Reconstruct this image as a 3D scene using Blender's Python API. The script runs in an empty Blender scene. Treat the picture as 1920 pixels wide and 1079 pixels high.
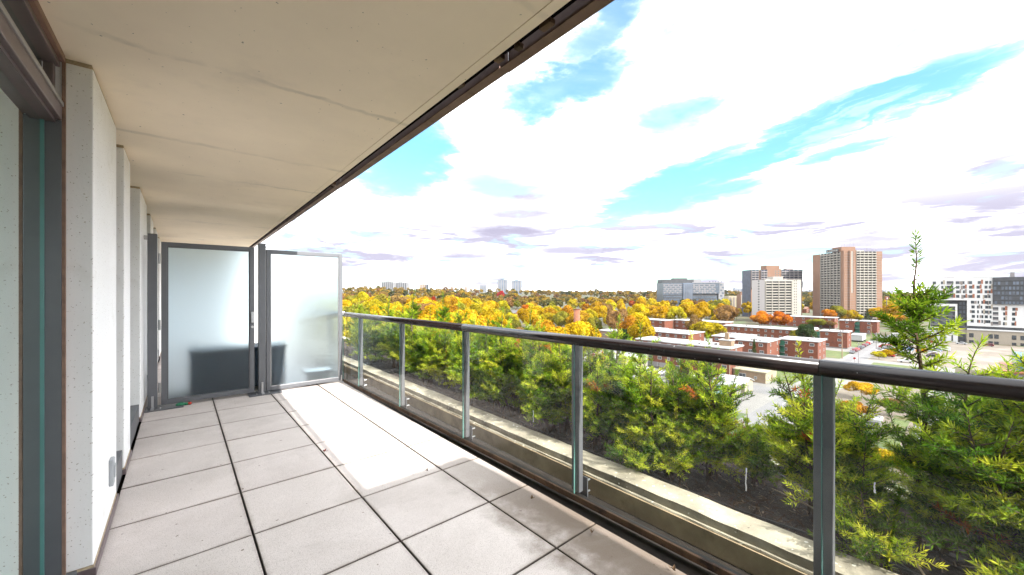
import bpy, math, random
import numpy as np
from mathutils import Vector, Matrix

C = bpy.context.scene
COL = C.collection
RNG = random.Random(7)
sin, cos, rad = math.sin, math.cos, math.radians

# ------------------------------------------------------------------ camera
CAM_H, FPX, HORIZON = 1.5, 728.0, 546.0
YAW = math.atan((960 - 338) / FPX)          # balcony runs along +Y, the open side is +X
cam_d = bpy.data.cameras.new('camera'); cam = bpy.data.objects.new('camera', cam_d); COL.objects.link(cam)
cam.location = (0, 0, CAM_H); cam.rotation_euler = (math.pi / 2, 0, -YAW)
cam_d.sensor_width = 36; cam_d.lens = 36 * FPX / 1920; cam_d.shift_y = (HORIZON - 539.5) / 1920
cam_d.clip_start = 0.05; cam_d.clip_end = 30000
C.camera = cam
FWD = np.array([sin(YAW), cos(YAW), 0]); RGT = np.array([cos(YAW), -sin(YAW), 0])

def ray(px, py):
    return FWD + RGT * ((px - 960) / FPX) + np.array([0, 0, -(py - HORIZON) / FPX])
def at_depth(px, py, t):
    return np.array([0, 0, CAM_H]) + ray(px, py) * t
def at_x(px, py, x):
    d = ray(px, py); return np.array([0, 0, CAM_H]) + d * (x / d[0])
def to_px(p):
    p = np.array(p, float) - [0, 0, CAM_H]; t = p @ FWD
    return 960 + FPX * (p @ RGT) / t, HORIZON - FPX * p[2] / t, t
def azel(px, py):
    d = ray(px, py); d = d / np.linalg.norm(d)
    return math.atan2(d[0], d[1]), math.asin(d[2])

# ------------------------------------------------------------------ render / light
C.view_settings.view_transform = 'Standard'; C.view_settings.look = 'None'
C.view_settings.gamma = 1; C.view_settings.exposure = 2.6
C.cycles.use_denoising = True
C.cycles.max_bounces = 10; C.cycles.diffuse_bounces = 4; C.cycles.transparent_max_bounces = 24
C.cycles.transmission_bounces = 8; C.cycles.glossy_bounces = 4
C.cycles.caustics_reflective = False; C.cycles.caustics_refractive = False

SUN_AZ, SUN_EL = rad(176.3), rad(35)
sun_d = bpy.data.lights.new('sun', 'SUN'); sun_d.energy = 2.05; sun_d.angle = rad(0.5); sun_d.color = (1, .955, .89)
sun = bpy.data.objects.new('sun', sun_d); COL.objects.link(sun)
sdir = Vector((sin(SUN_AZ) * cos(SUN_EL), cos(SUN_AZ) * cos(SUN_EL), sin(SUN_EL)))
sun.rotation_euler = sdir.to_track_quat('Z', 'Y').to_euler(); sun.location = (0, -30, 40)

class NT:
    """small node-tree writer"""
    def __init__(s, tree): s.t = tree; s.t.nodes.clear()
    def n(s, kind, **kw):
        nd = s.t.nodes.new(kind)
        for k, v in kw.items():
            if k == 'ins':
                for a, b in v.items(): s.put(nd.inputs[a], b)
            else: setattr(nd, k, v)
        return nd
    def put(s, sock, v):
        if isinstance(v, bpy.types.NodeSocket): s.t.links.new(v, sock)
        else: sock.default_value = v
    def math(s, op, a, b=None, clamp=False):
        nd = s.n('ShaderNodeMath', operation=op, use_clamp=clamp); s.put(nd.inputs[0], a)
        if b is not None: s.put(nd.inputs[1], b)
        return nd.outputs[0]
    def ramp(s, v, a, b, c=0., d=1., smooth=True):
        nd = s.n('ShaderNodeMapRange', interpolation_type='SMOOTHSTEP' if smooth else 'LINEAR')
        for i, x in enumerate((v, a, b, c, d)): s.put(nd.inputs[i], x)
        return nd.outputs[0]
    def mix(s, f, a, b, op='MIX'):
        nd = s.n('ShaderNodeMix', data_type='RGBA', blend_type=op); s.put(nd.inputs[0], f)
        s.put(nd.inputs[6], a if isinstance(a, bpy.types.NodeSocket) else (*a, 1)[:4])
        s.put(nd.inputs[7], b if isinstance(b, bpy.types.NodeSocket) else (*b, 1)[:4])
        return nd.outputs[2]
    def noise(s, vec, scale, detail=4, rough=.55, dist=0., color=False):
        nd = s.n('ShaderNodeTexNoise'); nd.inputs['Scale'].default_value = scale; nd.inputs['Detail'].default_value = detail
        nd.inputs['Roughness'].default_value = rough; nd.inputs['Distortion'].default_value = dist
        if vec is not None: s.put(nd.inputs['Vector'], vec)
        return nd.outputs['Color' if color else 'Fac']
    def vscale(s, vec, sc):
        nd = s.n('ShaderNodeVectorMath', operation='MULTIPLY'); s.put(nd.inputs[0], vec); nd.inputs[1].default_value = sc
        return nd.outputs[0]

def build_world():
    w = bpy.data.worlds.new('World'); C.world = w; w.use_nodes = True
    N = NT(w.node_tree)
    out = N.n('ShaderNodeOutputWorld'); bg = N.n('ShaderNodeBackground')
    sky = N.n('ShaderNodeTexSky', sky_type='NISHITA', sun_disc=False, sun_elevation=SUN_EL, sun_rotation=SUN_AZ)
    sky.air_density = 1.0; sky.dust_density = .6; sky.ozone_density = 1.0
    d = N.n('ShaderNodeTexCoord').outputs['Generated']
    xyz = N.n('ShaderNodeSeparateXYZ', ins={0: d})
    zz = N.math('MAXIMUM', xyz.outputs[2], 0.0)
    zden = N.math('ADD', zz, .075)
    u = N.math('DIVIDE', xyz.outputs[0], zden); v = N.math('DIVIDE', xyz.outputs[1], zden)
    uv = N.n('ShaderNodeCombineXYZ', ins={0: u, 1: v}).outputs[0]
    # broken cloud deck
    n1 = N.noise(uv, .62, 9, .6, .5); n2 = N.noise(uv, 1.7, 8, .62, .6)
    nn = N.math('ADD', N.math('MULTIPLY', n1, .6), N.math('MULTIPLY', n2, .4))
    # angular coordinates for the individual openings and darker banks of this sky
    az = N.math('ARCTAN2', xyz.outputs[0], xyz.outputs[1]); el = N.math('ARCSINE', xyz.outputs[2])
    wob = N.noise(N.vscale(d, (1, 1, 2.5)), 5.5, 6, .62)
    wob2 = N.noise(N.vscale(d, (1, 1, 2.5)), 7.3, 6, .62)
    azw = N.math('ADD', az, N.math('MULTIPLY', N.math('SUBTRACT', wob, .5), .30))
    elw = N.math('ADD', el, N.math('MULTIPLY', N.math('SUBTRACT', wob2, .5), .20))
    ae = N.n('ShaderNodeCombineXYZ', ins={0: azw, 1: elw}).outputs[0]
    wob3 = N.noise(N.vscale(d, (1, 1, 6)), 9, 5, .6)
    aeg = N.n('ShaderNodeCombineXYZ', ins={0: N.math('ADD', az, N.math('MULTIPLY', N.math('SUBTRACT', wob3, .5), .16)),
                                           1: N.math('ADD', el, N.math('MULTIPLY', N.math('SUBTRACT', wob, .5), .045))}).outputs[0]
    def patch(vec, p0, p1, width, amt):
        a0, e0 = azel(*p0); a1, e1 = azel(*p1)
        L = math.hypot(a1 - a0, e1 - e0) / 2
        m = N.n('ShaderNodeMapping', vector_type='TEXTURE')
        N.put(m.inputs[0], vec); m.inputs[1].default_value = ((a0 + a1) / 2, (e0 + e1) / 2, 0)
        m.inputs[2].default_value = (0, 0, math.atan2(e1 - e0, a1 - a0)); m.inputs[3].default_value = (L, width / 728, 1)
        ln = N.n('ShaderNodeVectorMath', operation='LENGTH', ins={0: m.outputs[0]}).outputs['Value']
        return N.ramp(ln, 1.4, .35, 0, amt)
    def union(ps, vec):
        r = None
        for p in ps:
            k = patch(vec, *p); r = k if r is None else N.math('MAXIMUM', r, k)
        return r
    blue = union([((925, 200), (1200, 105), 46, .60), ((670, 345), (850, 235), 52, .82), ((1185, 235), (1360, 205), 50, .40),
                  ((1050, 130), (1240, -60), 50, .50), ((1640, 110), (1760, 60), 26, .34), ((1140, 400), (1330, 330), 30, .74)], ae)
    blue2 = union([((1100, 412), (1450, 262), 28, 1.), ((1200, 366), (1800, 146), 22, 1.), ((1420, 266), (2010, 60), 30, .98), ((1130, 392), (1440, 340), 18, .98),
                   ((1480, 310), (1700, 255), 10, .7), ((630, 522), (930, 500), 15, .80), ((880, 512), (1540, 508), 15, .74), ((1380, 500), (1560, 470), 20, .64), ((640, 470), (760, 440), 10, .45)], aeg)
    # feathered strands inside the long openings
    mp = N.n('ShaderNodeMapping', vector_type='TEXTURE'); N.put(mp.inputs[0], aeg); mp.inputs[2].default_value = (0, 0, rad(13.5)); mp.inputs[3].default_value = (1, .13, 1)
    fea = N.noise(mp.outputs[0], 5.2, 6, .62, .3)
    blue2 = N.math('MULTIPLY', blue2, N.ramp(fea, .36, .58, .52, 1.))
    blue = N.math('MAXIMUM', blue, blue2)
    grey = union([((835, 330), (1050, 375), 25, 1.0), ((870, 395), (1080, 400), 16, 0.92), ((830, 428), (1060, 438), 17, 1.0),
                  ((780, 490), (930, 488), 22, 0.97), ((960, 462), (1190, 468), 14, 0.92), ((1180, 455), (1330, 448), 14, 0.87),
                  ((1330, 430), (1500, 428), 12, 0.62), ((1560, 452), (1710, 446), 13, 0.87), ((1800, 330), (1925, 318), 22, 1.0),
                  ((1230, 495), (1420, 488), 13, 0.82), ((1000, 490), (1130, 492), 12, 0.72), ((1240, 60), (1262, 50), 17, 0.82),
                  ((1340, 478), (1470, 480), 12, 0.72)], aeg)
    cov = N.math('ADD', 1.02, N.math('MULTIPLY', N.math('SUBTRACT', nn, .5), 1.5))
    cov = N.math('SUBTRACT', cov, N.math('MULTIPLY', blue, .98), True)
    sv = N.n('ShaderNodeCombineXYZ', ins={0: N.math('MULTIPLY', az, 2.4), 1: N.math('MULTIPLY', el, 17.)}).outputs[0]
    strk = N.noise(sv, 2.1, 6, .6, .8)
    low = N.math('MULTIPLY', N.ramp(el, .27, .13), N.ramp(el, .0, .02))
    g2 = N.math('MULTIPLY', N.ramp(strk, .43, .58, 0, .95), low)
    g = N.math('MAXIMUM', N.math('MULTIPLY', grey, N.ramp(nn, .34, .56, .75, 1.)), g2)
    g = N.math('POWER', N.math('MINIMUM', g, 1.0), .42)
    white = N.mix(g, (7.6, 7.7, 7.9), (.98, .93, 1.22))
    skyc = N.mix(1, sky.outputs[0], (.36, .56, .57), 'MULTIPLY')
    col = N.mix(N.math('POWER', cov, 4.6), skyc, white)
    N.put(bg.inputs[0], col); bg.inputs[1].default_value = .105
    N.put(out.inputs[0], bg.outputs[0])
    w.cycles.sampling_method = 'MANUAL'; w.cycles.sample_map_resolution = 512
build_world()

# ------------------------------------------------------------------ materials
def new_mat(name):
    m = bpy.data.materials.new(name); m.use_nodes = True
    N = NT(m.node_tree); out = N.n('ShaderNodeOutputMaterial'); return m, N, out

def pbr(name, col, rough=.6, metal=0., var=.08, vscale=2.0, speck=None, bump=0., bscale=30, stain=None, spec=.5, coord='Object', rand=0.):
    """general surface: base colour with uneven tone, optional specks (colour, scale, threshold), stains (colour, scale, lo, hi) and bump"""
    m, N, out = new_mat(name)
    p = N.n('ShaderNodeBsdfPrincipled'); N.put(out.inputs[0], p.outputs[0])
    co = N.n('ShaderNodeTexCoord').outputs[coord]
    c = (*col, 1)
    f = N.noise(co, vscale, 5, .6)
    lo = tuple(max(0, x * (1 - var)) for x in col); hi = tuple(x * (1 + var) for x in col)
    c = N.mix(N.ramp(f, .3, .7), lo, hi)
    if stain:
        sc, ss, a, b = stain
        c = N.mix(N.ramp(N.noise(co, ss, 6, .65), a, b), c, sc)
    if speck:
        for sc, ss, th in (speck if isinstance(speck, list) else [speck]):
            c = N.mix(N.ramp(N.noise(co, ss, 1.5, .5), th, th + .05), c, sc)
    if rand:
        r = N.n('ShaderNodeObjectInfo').outputs['Random']
        hs = N.n('ShaderNodeHueSaturation'); N.put(hs.inputs['Value'], N.ramp(r, 0, 1, 1 - rand, 1 + rand, False)); N.put(hs.inputs['Color'], c); c = hs.outputs[0]
    N.put(p.inputs['Base Color'], c); p.inputs['Roughness'].default_value = rough; p.inputs['Metallic'].default_value = metal
    p.inputs['Specular IOR Level'].default_value = spec
    if bump:
        b = N.n('ShaderNodeBump'); b.inputs['Strength'].default_value = bump; b.inputs['Distance'].default_value = .004
        N.put(b.inputs['Height'], N.noise(co, bscale, 4, .6)); N.put(p.inputs['Normal'], b.outputs[0])
    return m

def thin_glass(name, tint, ior=1.5, boost=1.9, base=.0, dirt=.0):
    """clear sheet: transmits tinted, mirrors by Fresnel on its outer faces"""
    m, N, out = new_mat(name)
    fr = N.n('ShaderNodeFresnel'); fr.inputs[0].default_value = ior
    back = N.n('ShaderNodeNewGeometry').outputs['Backfacing']
    f = N.math('MULTIPLY', N.math('ADD', N.math('MULTIPLY', fr.outputs[0], boost), base, True), N.math('SUBTRACT', 1, back))
    tr = N.n('ShaderNodeBsdfTransparent'); tr.inputs[0].default_value = (*tint, 1)
    gl = N.n('ShaderNodeBsdfGlossy'); gl.inputs['Roughness'].default_value = .02
    mx = N.n('ShaderNodeMixShader'); N.put(mx.inputs[0], f); N.put(mx.inputs[1], tr.outputs[0]); N.put(mx.inputs[2], gl.outputs[0])
    res = mx.outputs[0]
    if dirt:
        df = N.n('ShaderNodeBsdfDiffuse'); df.inputs[0].default_value = (.6, .6, .55, 1)
        co = N.n('ShaderNodeTexCoord').outputs['Object']
        dm = N.math('MULTIPLY', N.ramp(N.noise(co, 3, 6, .7), .35, .8), dirt)
        m2 = N.n('ShaderNodeMixShader'); N.put(m2.inputs[0], dm); N.put(m2.inputs[1], res); N.put(m2.inputs[2], df.outputs[0]); res = m2.outputs[0]
    N.put(out.inputs[0], res); return m

def frosted(name):
    m, N, out = new_mat(name)
    rf = N.n('ShaderNodeBsdfRefraction'); rf.inputs['Color'].default_value = (.86, .95, 1.0, 1); rf.inputs['Roughness'].default_value = .56; rf.inputs['IOR'].default_value = 1.18
    tl = N.n('ShaderNodeBsdfTranslucent'); tl.inputs[0].default_value = (.88, .95, .98, 1)
    df = N.n('ShaderNodeBsdfDiffuse'); df.inputs[0].default_value = (.8, .86, .9, 1)
    co = N.n('ShaderNodeTexCoord').outputs['Object']
    a = N.n('ShaderNodeMixShader'); a.inputs[0].default_value = .55; N.put(a.inputs[1], tl.outputs[0]); N.put(a.inputs[2], df.outputs[0])
    b = N.n('ShaderNodeMixShader'); N.put(b.inputs[0], N.ramp(N.noise(co, 160, 2), .3, .7, .06, .11)); N.put(b.inputs[1], rf.outputs[0]); N.put(b.inputs[2], a.outputs[0])
    N.put(out.inputs[0], b.outputs[0]); return m

def leafy(name, cols, transl=.3, rough_var=.16):
    """foliage: tone picked per leaf by the 'tint' attribute, small change of value from plant to plant"""
    m, N, out = new_mat(name)
    at = N.n('ShaderNodeAttribute', attribute_name='tint').outputs['Fac']
    cr = N.n('ShaderNodeValToRGB'); N.put(cr.inputs[0], at)
    e = cr.color_ramp.elements
    for i, (p, c) in enumerate(cols):
        if i < 2: e[i].position = p; e[i].color = (*c, 1)
        else:
            k = e.new(p); k.color = (*c, 1)
    hs = N.n('ShaderNodeHueSaturation'); r = N.n('ShaderNodeObjectInfo').outputs['Random']
    N.put(hs.inputs['Value'], N.ramp(r, 0, 1, 1 - rough_var, 1 + rough_var, False))
    N.put(hs.inputs['Hue'], N.ramp(N.math('FRACT', N.math('MULTIPLY', r, 7.3)), 0, 1, .487, .513, False)); N.put(hs.inputs['Color'], cr.outputs[0])
    df = N.n('ShaderNodeBsdfDiffuse'); N.put(df.inputs[0], hs.outputs[0])
    tl = N.n('ShaderNodeBsdfTranslucent'); N.put(tl.inputs[0], hs.outputs[0])
    mx = N.n('ShaderNodeMixShader'); mx.inputs[0].default_value = transl; N.put(mx.inputs[1], df.outputs[0]); N.put(mx.inputs[2], tl.outputs[0])
    N.put(out.inputs[0], mx.outputs[0]); return m

M = {}
M['paver'] = None
M['slab'] = pbr('cast concrete ceiling', (.91, .785, .625), .85, var=.05, vscale=.8, speck=[((.30, .26, .21), 38, .735), ((.16, .13, .11), 75, .76)], stain=((.62, .54, .45), .55, .55, .75), bump=.25, bscale=14)
M['pillar'] = pbr('white precast concrete', (.84, .835, .84), .8, var=.04, vscale=1.2, stain=((.66, .64, .61), 2.2, .56, .78), speck=[((.40, .37, .34), 95, .665), ((.46, .41, .36), 52, .705)], bump=.15, bscale=60)
M['sealant'] = pbr('tan sealant', (.45, .36, .25), .7, var=.25, vscale=30)
M['grey_metal'] = pbr('grey painted aluminium', (.115, .12, .132), .42, .25, var=.05, vscale=5, spec=.5)
M['rail_metal'] = pbr('brown grey anodised rail', (.011, .0065, .006), .24, .0, var=.06, vscale=8, spec=.30, speck=((.75, .75, .72), 46, .765))
M['brown_metal'] = pbr('weathered brown steel angle', (.17, .105, .085), .6, .2, var=.18, vscale=6, stain=((.10, .05, .035), 5, .55, .75))
M['black_gap'] = pbr('gap shade black', (.002, .0015, .0015), .9, var=.3, spec=.05)
M['rust'] = pbr('rust stained channel', (.10, .055, .03), .65, .1, var=.45, vscale=6, stain=((.03, .015, .01), 9, .5, .7))
M['mauve_metal'] = pbr('mauve brown window frame', (.17, .13, .135), .4, .3, var=.06)
M['black'] = pbr('black rubber', (.012, .012, .013), .6, var=.2)
M['steel'] = pbr('bare steel', (.45, .45, .46), .35, .9, var=.1)
M['curb'] = pbr('rough planter concrete', (.35, .315, .24), .9, var=.25, vscale=5, speck=[((.15, .13, .10), 55, .70), ((.72, .70, .62), 30, .68)], stain=((.15, .135, .10), 3.0, .50, .70), bump=.8, bscale=40)
M['gutter'] = pbr('tan gutter concrete', (.37, .285, .175), .85, var=.2, vscale=4, stain=((.15, .11, .06), 2.5, .5, .75))  # tan base with browner noise patches
M['soil'] = pbr('dark mulch', (.022, .015, .011), .95, var=.5, vscale=40, speck=[((.08, .055, .04), 70, .63), ((.20, .16, .13), 95, .69)], bump=1, bscale=60)
M['rail_glass'] = thin_glass('railing glass', (.965, .975, .965), 1.5, 1.0, .0, .010)
M['glass_edge'] = pbr('green glass edge', (.10, .22, .20), .2, var=.1)
M['door_glass'] = thin_glass('balcony door glass', (.55, .66, .64), 1.5, 1.6, .42)
M['door_glass'].node_tree.nodes['Glossy BSDF'].inputs[0].default_value = (.86, .97, .94, 1)
M['frosted'] = frosted('frosted safety glass')
M['teal'] = pbr('teal glass edge seal', (.10, .25, .24), .3, var=.1)
M['white_plastic'] = pbr('white plastic', (.85, .85, .84), .4, var=.02)
M['dark_box'] = pbr('charcoal blue woven plastic', (.06, .085, .115), .7, var=.1)
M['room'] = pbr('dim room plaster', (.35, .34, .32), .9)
M['twig'] = pbr('dry twig', (.36, .27, .19), .9, var=.3, vscale=20)
M['drip'] = pbr('black drip tube', (.012, .011, .01), .5)
M['bark'] = pbr('bark', (.10, .065, .04), .95, var=.3, vscale=10, bump=.6, bscale=30)
M['yew_bark'] = pbr('yew bark', (.085, .05, .03), .95, var=.35, vscale=20)
M['red_leaf'] = pbr('dead maple leaf', (.18, .03, .02), .8, var=.3, vscale=40)
M['brown_leaf'] = pbr('dead brown leaf', (.14, .085, .045), .8, var=.3, vscale=40)
M['green_scrap'] = pbr('green fabric', (.02, .16, .08), .8, var=.3, vscale=40)

def paver_mat():
    m, N, out = new_mat('concrete pavers')
    p = N.n('ShaderNodeBsdfPrincipled'); N.put(out.inputs[0], p.outputs[0])
    co = N.n('ShaderNodeTexCoord').outputs['Object']
    at = N.n('ShaderNodeAttribute', attribute_name='tint').outputs['Fac']
    c = N.mix(N.ramp(N.noise(co, 2.2, 6, .62), .3, .7), (.435, .385, .365), (.545, .49, .47))
    c = N.mix(N.ramp(at, 0, 1, 0, .32), c, (.57, .52, .49))
    c = N.mix(N.ramp(N.noise(co, 260, 2, .6), .42, .62, 0, .45), c, (.72, .68, .65))
    c = N.mix(N.ramp(N.noise(co, 190, 1, .5), .60, .68, 0, .75), c, (.24, .21, .185))
    c = N.mix(N.ramp(N.noise(co, 24, 1, .5), .755, .77, 0, .8), c, (.12, .09, .07))
    # rain-washed brown staining towards the drain by the railing
    sx = N.n('ShaderNodeSeparateXYZ', ins={0: co})
    edge = N.ramp(N.math('ADD', sx.outputs[0], N.math('MULTIPLY', N.math('SUBTRACT', N.noise(co, 3.5, 6, .65), .5), .75)), 1.48, 1.84)
    near = N.ramp(sx.outputs[1], 3.2, 1.7, .15, 1)
    c = N.mix(N.math('MULTIPLY', edge, N.math('MULTIPLY', near, .85)), c, (.105, .072, .045))
    # grime gathered along the joints
    fy = N.math('FRACT', N.math('DIVIDE', N.math('SUBTRACT', sx.outputs[1], .905 - 13), .65)); dj = N.math('MULTIPLY', N.math('MINIMUM', fy, N.math('SUBTRACT', 1, fy)), .65)
    djy = dj; djx = 9.
    for xj in (.342, 1.006, 1.671): djx = N.math('MINIMUM', djx, N.math('ABSOLUTE', N.math('SUBTRACT', sx.outputs[0], xj)))
    for xj in (.342, 1.006, 1.671): dj = N.math('MINIMUM', dj, N.math('ABSOLUTE', N.math('SUBTRACT', sx.outputs[0], xj)))
    gr = N.math('MULTIPLY', N.ramp(N.math('ADD', dj, N.math('MULTIPLY', N.noise(co, 7, 6, .7), .06)), .062, .018), .62)
    c = N.mix(gr, c, (.20, .155, .115))
    c = N.mix(N.math('MAXIMUM', N.ramp(djx, .0080, .0045, 0, .85), N.ramp(djy, .0085, .005, 0, .72)), c, (.040, .028, .020))
    blot = N.math('MULTIPLY', N.ramp(N.noise(co, 1.1, 5, .65, .8), .5, .68), .30); c = N.mix(blot, c, (.30, .265, .24))
    N.put(p.inputs['Base Color'], c); p.inputs['Roughness'].default_value = .82; p.inputs['Specular IOR Level'].default_value = .35
    b = N.n('ShaderNodeBump'); b.inputs['Strength'].default_value = .35; b.inputs['Distance'].default_value = .003
    N.put(b.inputs['Height'], N.noise(co, 170, 3, .6)); N.put(p.inputs['Normal'], b.outputs[0]); return m
M['paver'] = paver_mat()
def add_creases(m):
    N = NT.__new__(NT); N.t = m.node_tree
    p = [n for n in N.t.nodes if n.type == 'BSDF_PRINCIPLED'][0]; src = p.inputs['Base Color'].links[0].from_socket
    co = N.n('ShaderNodeTexCoord').outputs['Object']; sx = N.n('ShaderNodeSeparateXYZ', ins={0: co})
    wob = N.math('MULTIPLY', N.math('SUBTRACT', N.noise(co, 3.2, 5, .6), .5), .16); msk = None
    for y0, w, amt in ((2.60, .020, .55), (4.05, .03, .35), (5.15, .022, .38), (1.2, .02, .3), (8.6, .04, .4)):
        dy = N.math('ABSOLUTE', N.math('SUBTRACT', N.math('ADD', sx.outputs[1], wob), y0))
        k = N.math('MULTIPLY', N.ramp(dy, w * 1.8, w * .3, 0, amt), N.ramp(N.noise(co, 1.7, 4, .6), .38, .62)); msk = k if msk is None else N.math('MAXIMUM', msk, k)
    patch = N.ramp(N.noise(co, .9, 3, .5), .60, .72, 0, .35)
    c = N.mix(msk, src, (.44, .39, .31)); N.put(p.inputs['Base Color'], N.mix(N.math('MULTIPLY', patch, N.ramp(N.noise(co, 6, 6, .7), .4, .6)), c, (.66, .57, .45)))
add_creases(M['slab'])

# ------------------------------------------------------------------ mesh helpers
class MB:
    def __init__(s): s.v = []; s.f = []
    def quad(s, a, b, c, d):
        i = len(s.v); s.v += [tuple(a), tuple(b), tuple(c), tuple(d)]; s.f.append((i, i + 1, i + 2, i + 3)); return s
    def box(s, x0, x1, y0, y1, z0, z1):
        i = len(s.v)
        s.v += [(x, y, z) for z in (z0, z1) for y in (y0, y1) for x in (x0, x1)]
        for q in ((0, 2, 3, 1), (4, 5, 7, 6), (0, 1, 5, 4), (2, 6, 7, 3), (0, 4, 6, 2), (1, 3, 7, 5)): s.f.append(tuple(i + k for k in q))
        return s
    def tube(s, pts, rs, n=8, caps=True):
        pts = [Vector(p) for p in pts]
        if not hasattr(rs, '__len__'): rs = [rs] * len(pts)
        i0 = len(s.v); up = None
        for k, p in enumerate(pts):
            t = (pts[min(k + 1, len(pts) - 1)] - pts[max(k - 1, 0)]).normalized()
            if up is None: up = Vector((0, 0, 1)) if abs(t.z) < .9 else Vector((1, 0, 0))
            a = t.cross(up).normalized(); b = a.cross(t).normalized(); up = b
            for j in range(n):
                q = 2 * math.pi * j / n; s.v.append(tuple(p + (a * cos(q) + b * sin(q)) * rs[k]))
        for k in range(len(pts) - 1):
            for j in range(n):
                a = i0 + k * n + j; b = i0 + k * n + (j + 1) % n; s.f.append((a, b, b + n, a + n))
        if caps:
            s.f.append(tuple(i0 + j for j in range(n))[::-1]); s.f.append(tuple(i0 + (len(pts) - 1) * n + j for j in range(n)))
        return s
    def prism(s, poly, y0, y1, axis='y'):
        """polygon (x,z) extruded along y"""
        i = len(s.v); n = len(poly)
        s.v += [(x, y0, z) for x, z in poly] + [(x, y1, z) for x, z in poly]
        s.f.append(tuple(range(i, i + n))); s.f.append(tuple(range(i + 2 * n - 1, i + n - 1, -1)))
        for k in range(n):
            a = i + k; b = i + (k + 1) % n; s.f.append((a, a + n, b + n, b))
        return s
    def ball(s, c, r, n=8, m=5, sz=1.):
        i = len(s.v); cx, cy, cz = c
        for k in range(m + 1):
            t = math.pi * k / m
            for j in range(n):
                q = 2 * math.pi * j / n; s.v.append((cx + r * sin(t) * cos(q), cy + r * sin(t) * sin(q), cz + r * sz * cos(t)))
        for k in range(m):
            for j in range(n):
                a = i + k * n + j; b = i + k * n + (j + 1) % n; s.f.append((a, a + n, b + n, b))
        return s
    def mesh(s, name, mat):
        me = bpy.data.meshes.new(name); me.from_pydata(s.v, [], s.f)
        if mat: me.materials.append(mat)
        return me
    def build(s, name, mat, parent=None, loc=(0, 0, 0), rz=0., bevel=0., smooth=False, **tags):
        o = bpy.data.objects.new(name, s.mesh(name, mat)); COL.objects.link(o)
        o.parent = parent; o.location = loc; o.rotation_euler = (0, 0, rz)
        if bevel:
            b = o.modifiers.new('bevel', 'BEVEL'); b.width = bevel; b.segments = 2; b.limit_method = 'ANGLE'
        if smooth: o.data.polygons.foreach_set('use_smooth', [True] * len(o.data.polygons))
        tag(o, **tags); return o

def tag(o, label=None, cat=None, group=None, kind=None):
    if label: o['label'] = label
    if cat: o['category'] = cat
    if group: o['group'] = group
    if kind: o['kind'] = kind
    return o
def thing(name, label, cat, loc=(0, 0, 0), rz=0., group=None):
    o = bpy.data.objects.new(name, None); COL.objects.link(o); o.location = loc; o.rotation_euler = (0, 0, rz)
    o.empty_display_size = .2
    return tag(o, label, cat, group)
def copy_tree(o, parent=None):
    c = o.copy(); COL.objects.link(c); c.parent = parent
    for ch in o.children: copy_tree(ch, c)
    return c
def child(name, me, parent, loc=(0, 0, 0), rz=0.):
    o = bpy.data.objects.new(name, me); COL.objects.link(o); o.parent = parent; o.location = loc; o.rotation_euler = (0, 0, rz); return o
# ------------------------------------------------------------------ the terrace
CEIL = 2.69
WALL = -.348
# pavers: individual slabs with open joints over a dark base
def build_floor():
    mb = MB(); tint = []
    xs = [-.345, .342, 1.006, 1.671, 2.045]; y = .905 - .65 * 5
    r = random.Random(3)
    while y < 13:
        for a, b in zip(xs[:-1], xs[1:]):
            g = .0045; dz = r.uniform(-.0012, .0012)
            n = len(mb.f); x0, x1, y0, y1 = a + g, b - g, y + g, y + .65 - g; c = .004; z = dz
            i = len(mb.v)
            mb.v += [(x0, y0, -.04), (x1, y0, -.04), (x1, y1, -.04), (x0, y1, -.04), (x0, y0, z - c), (x1, y0, z - c), (x1, y1, z - c), (x0, y1, z - c),
                     (x0 + c, y0 + c, z), (x1 - c, y0 + c, z), (x1 - c, y1 - c, z), (x0 + c, y1 - c, z)]
            for k in range(4):
                l = (k + 1) % 4; mb.f.append((i + k, i + l, i + 4 + l, i + 4 + k)); mb.f.append((i + 4 + k, i + 4 + l, i + 8 + l, i + 8 + k))
            mb.f.append((i + 8, i + 9, i + 10, i + 11)); t = r.random(); tint += [t] * 9
        y += .65
    o = mb.build('floor', M['paver'], kind='structure')
    a = o.data.attributes.new('tint', 'FLOAT', 'FACE'); a.data.foreach_set('value', tint)
build_floor()
MB().box(-2.6, 2.6, -8, 14, -.5, -.045).build('floor_base', pbr('dark joint bedding', (.014, .010, .007), .95, var=.4, vscale=10), kind='structure')

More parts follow.
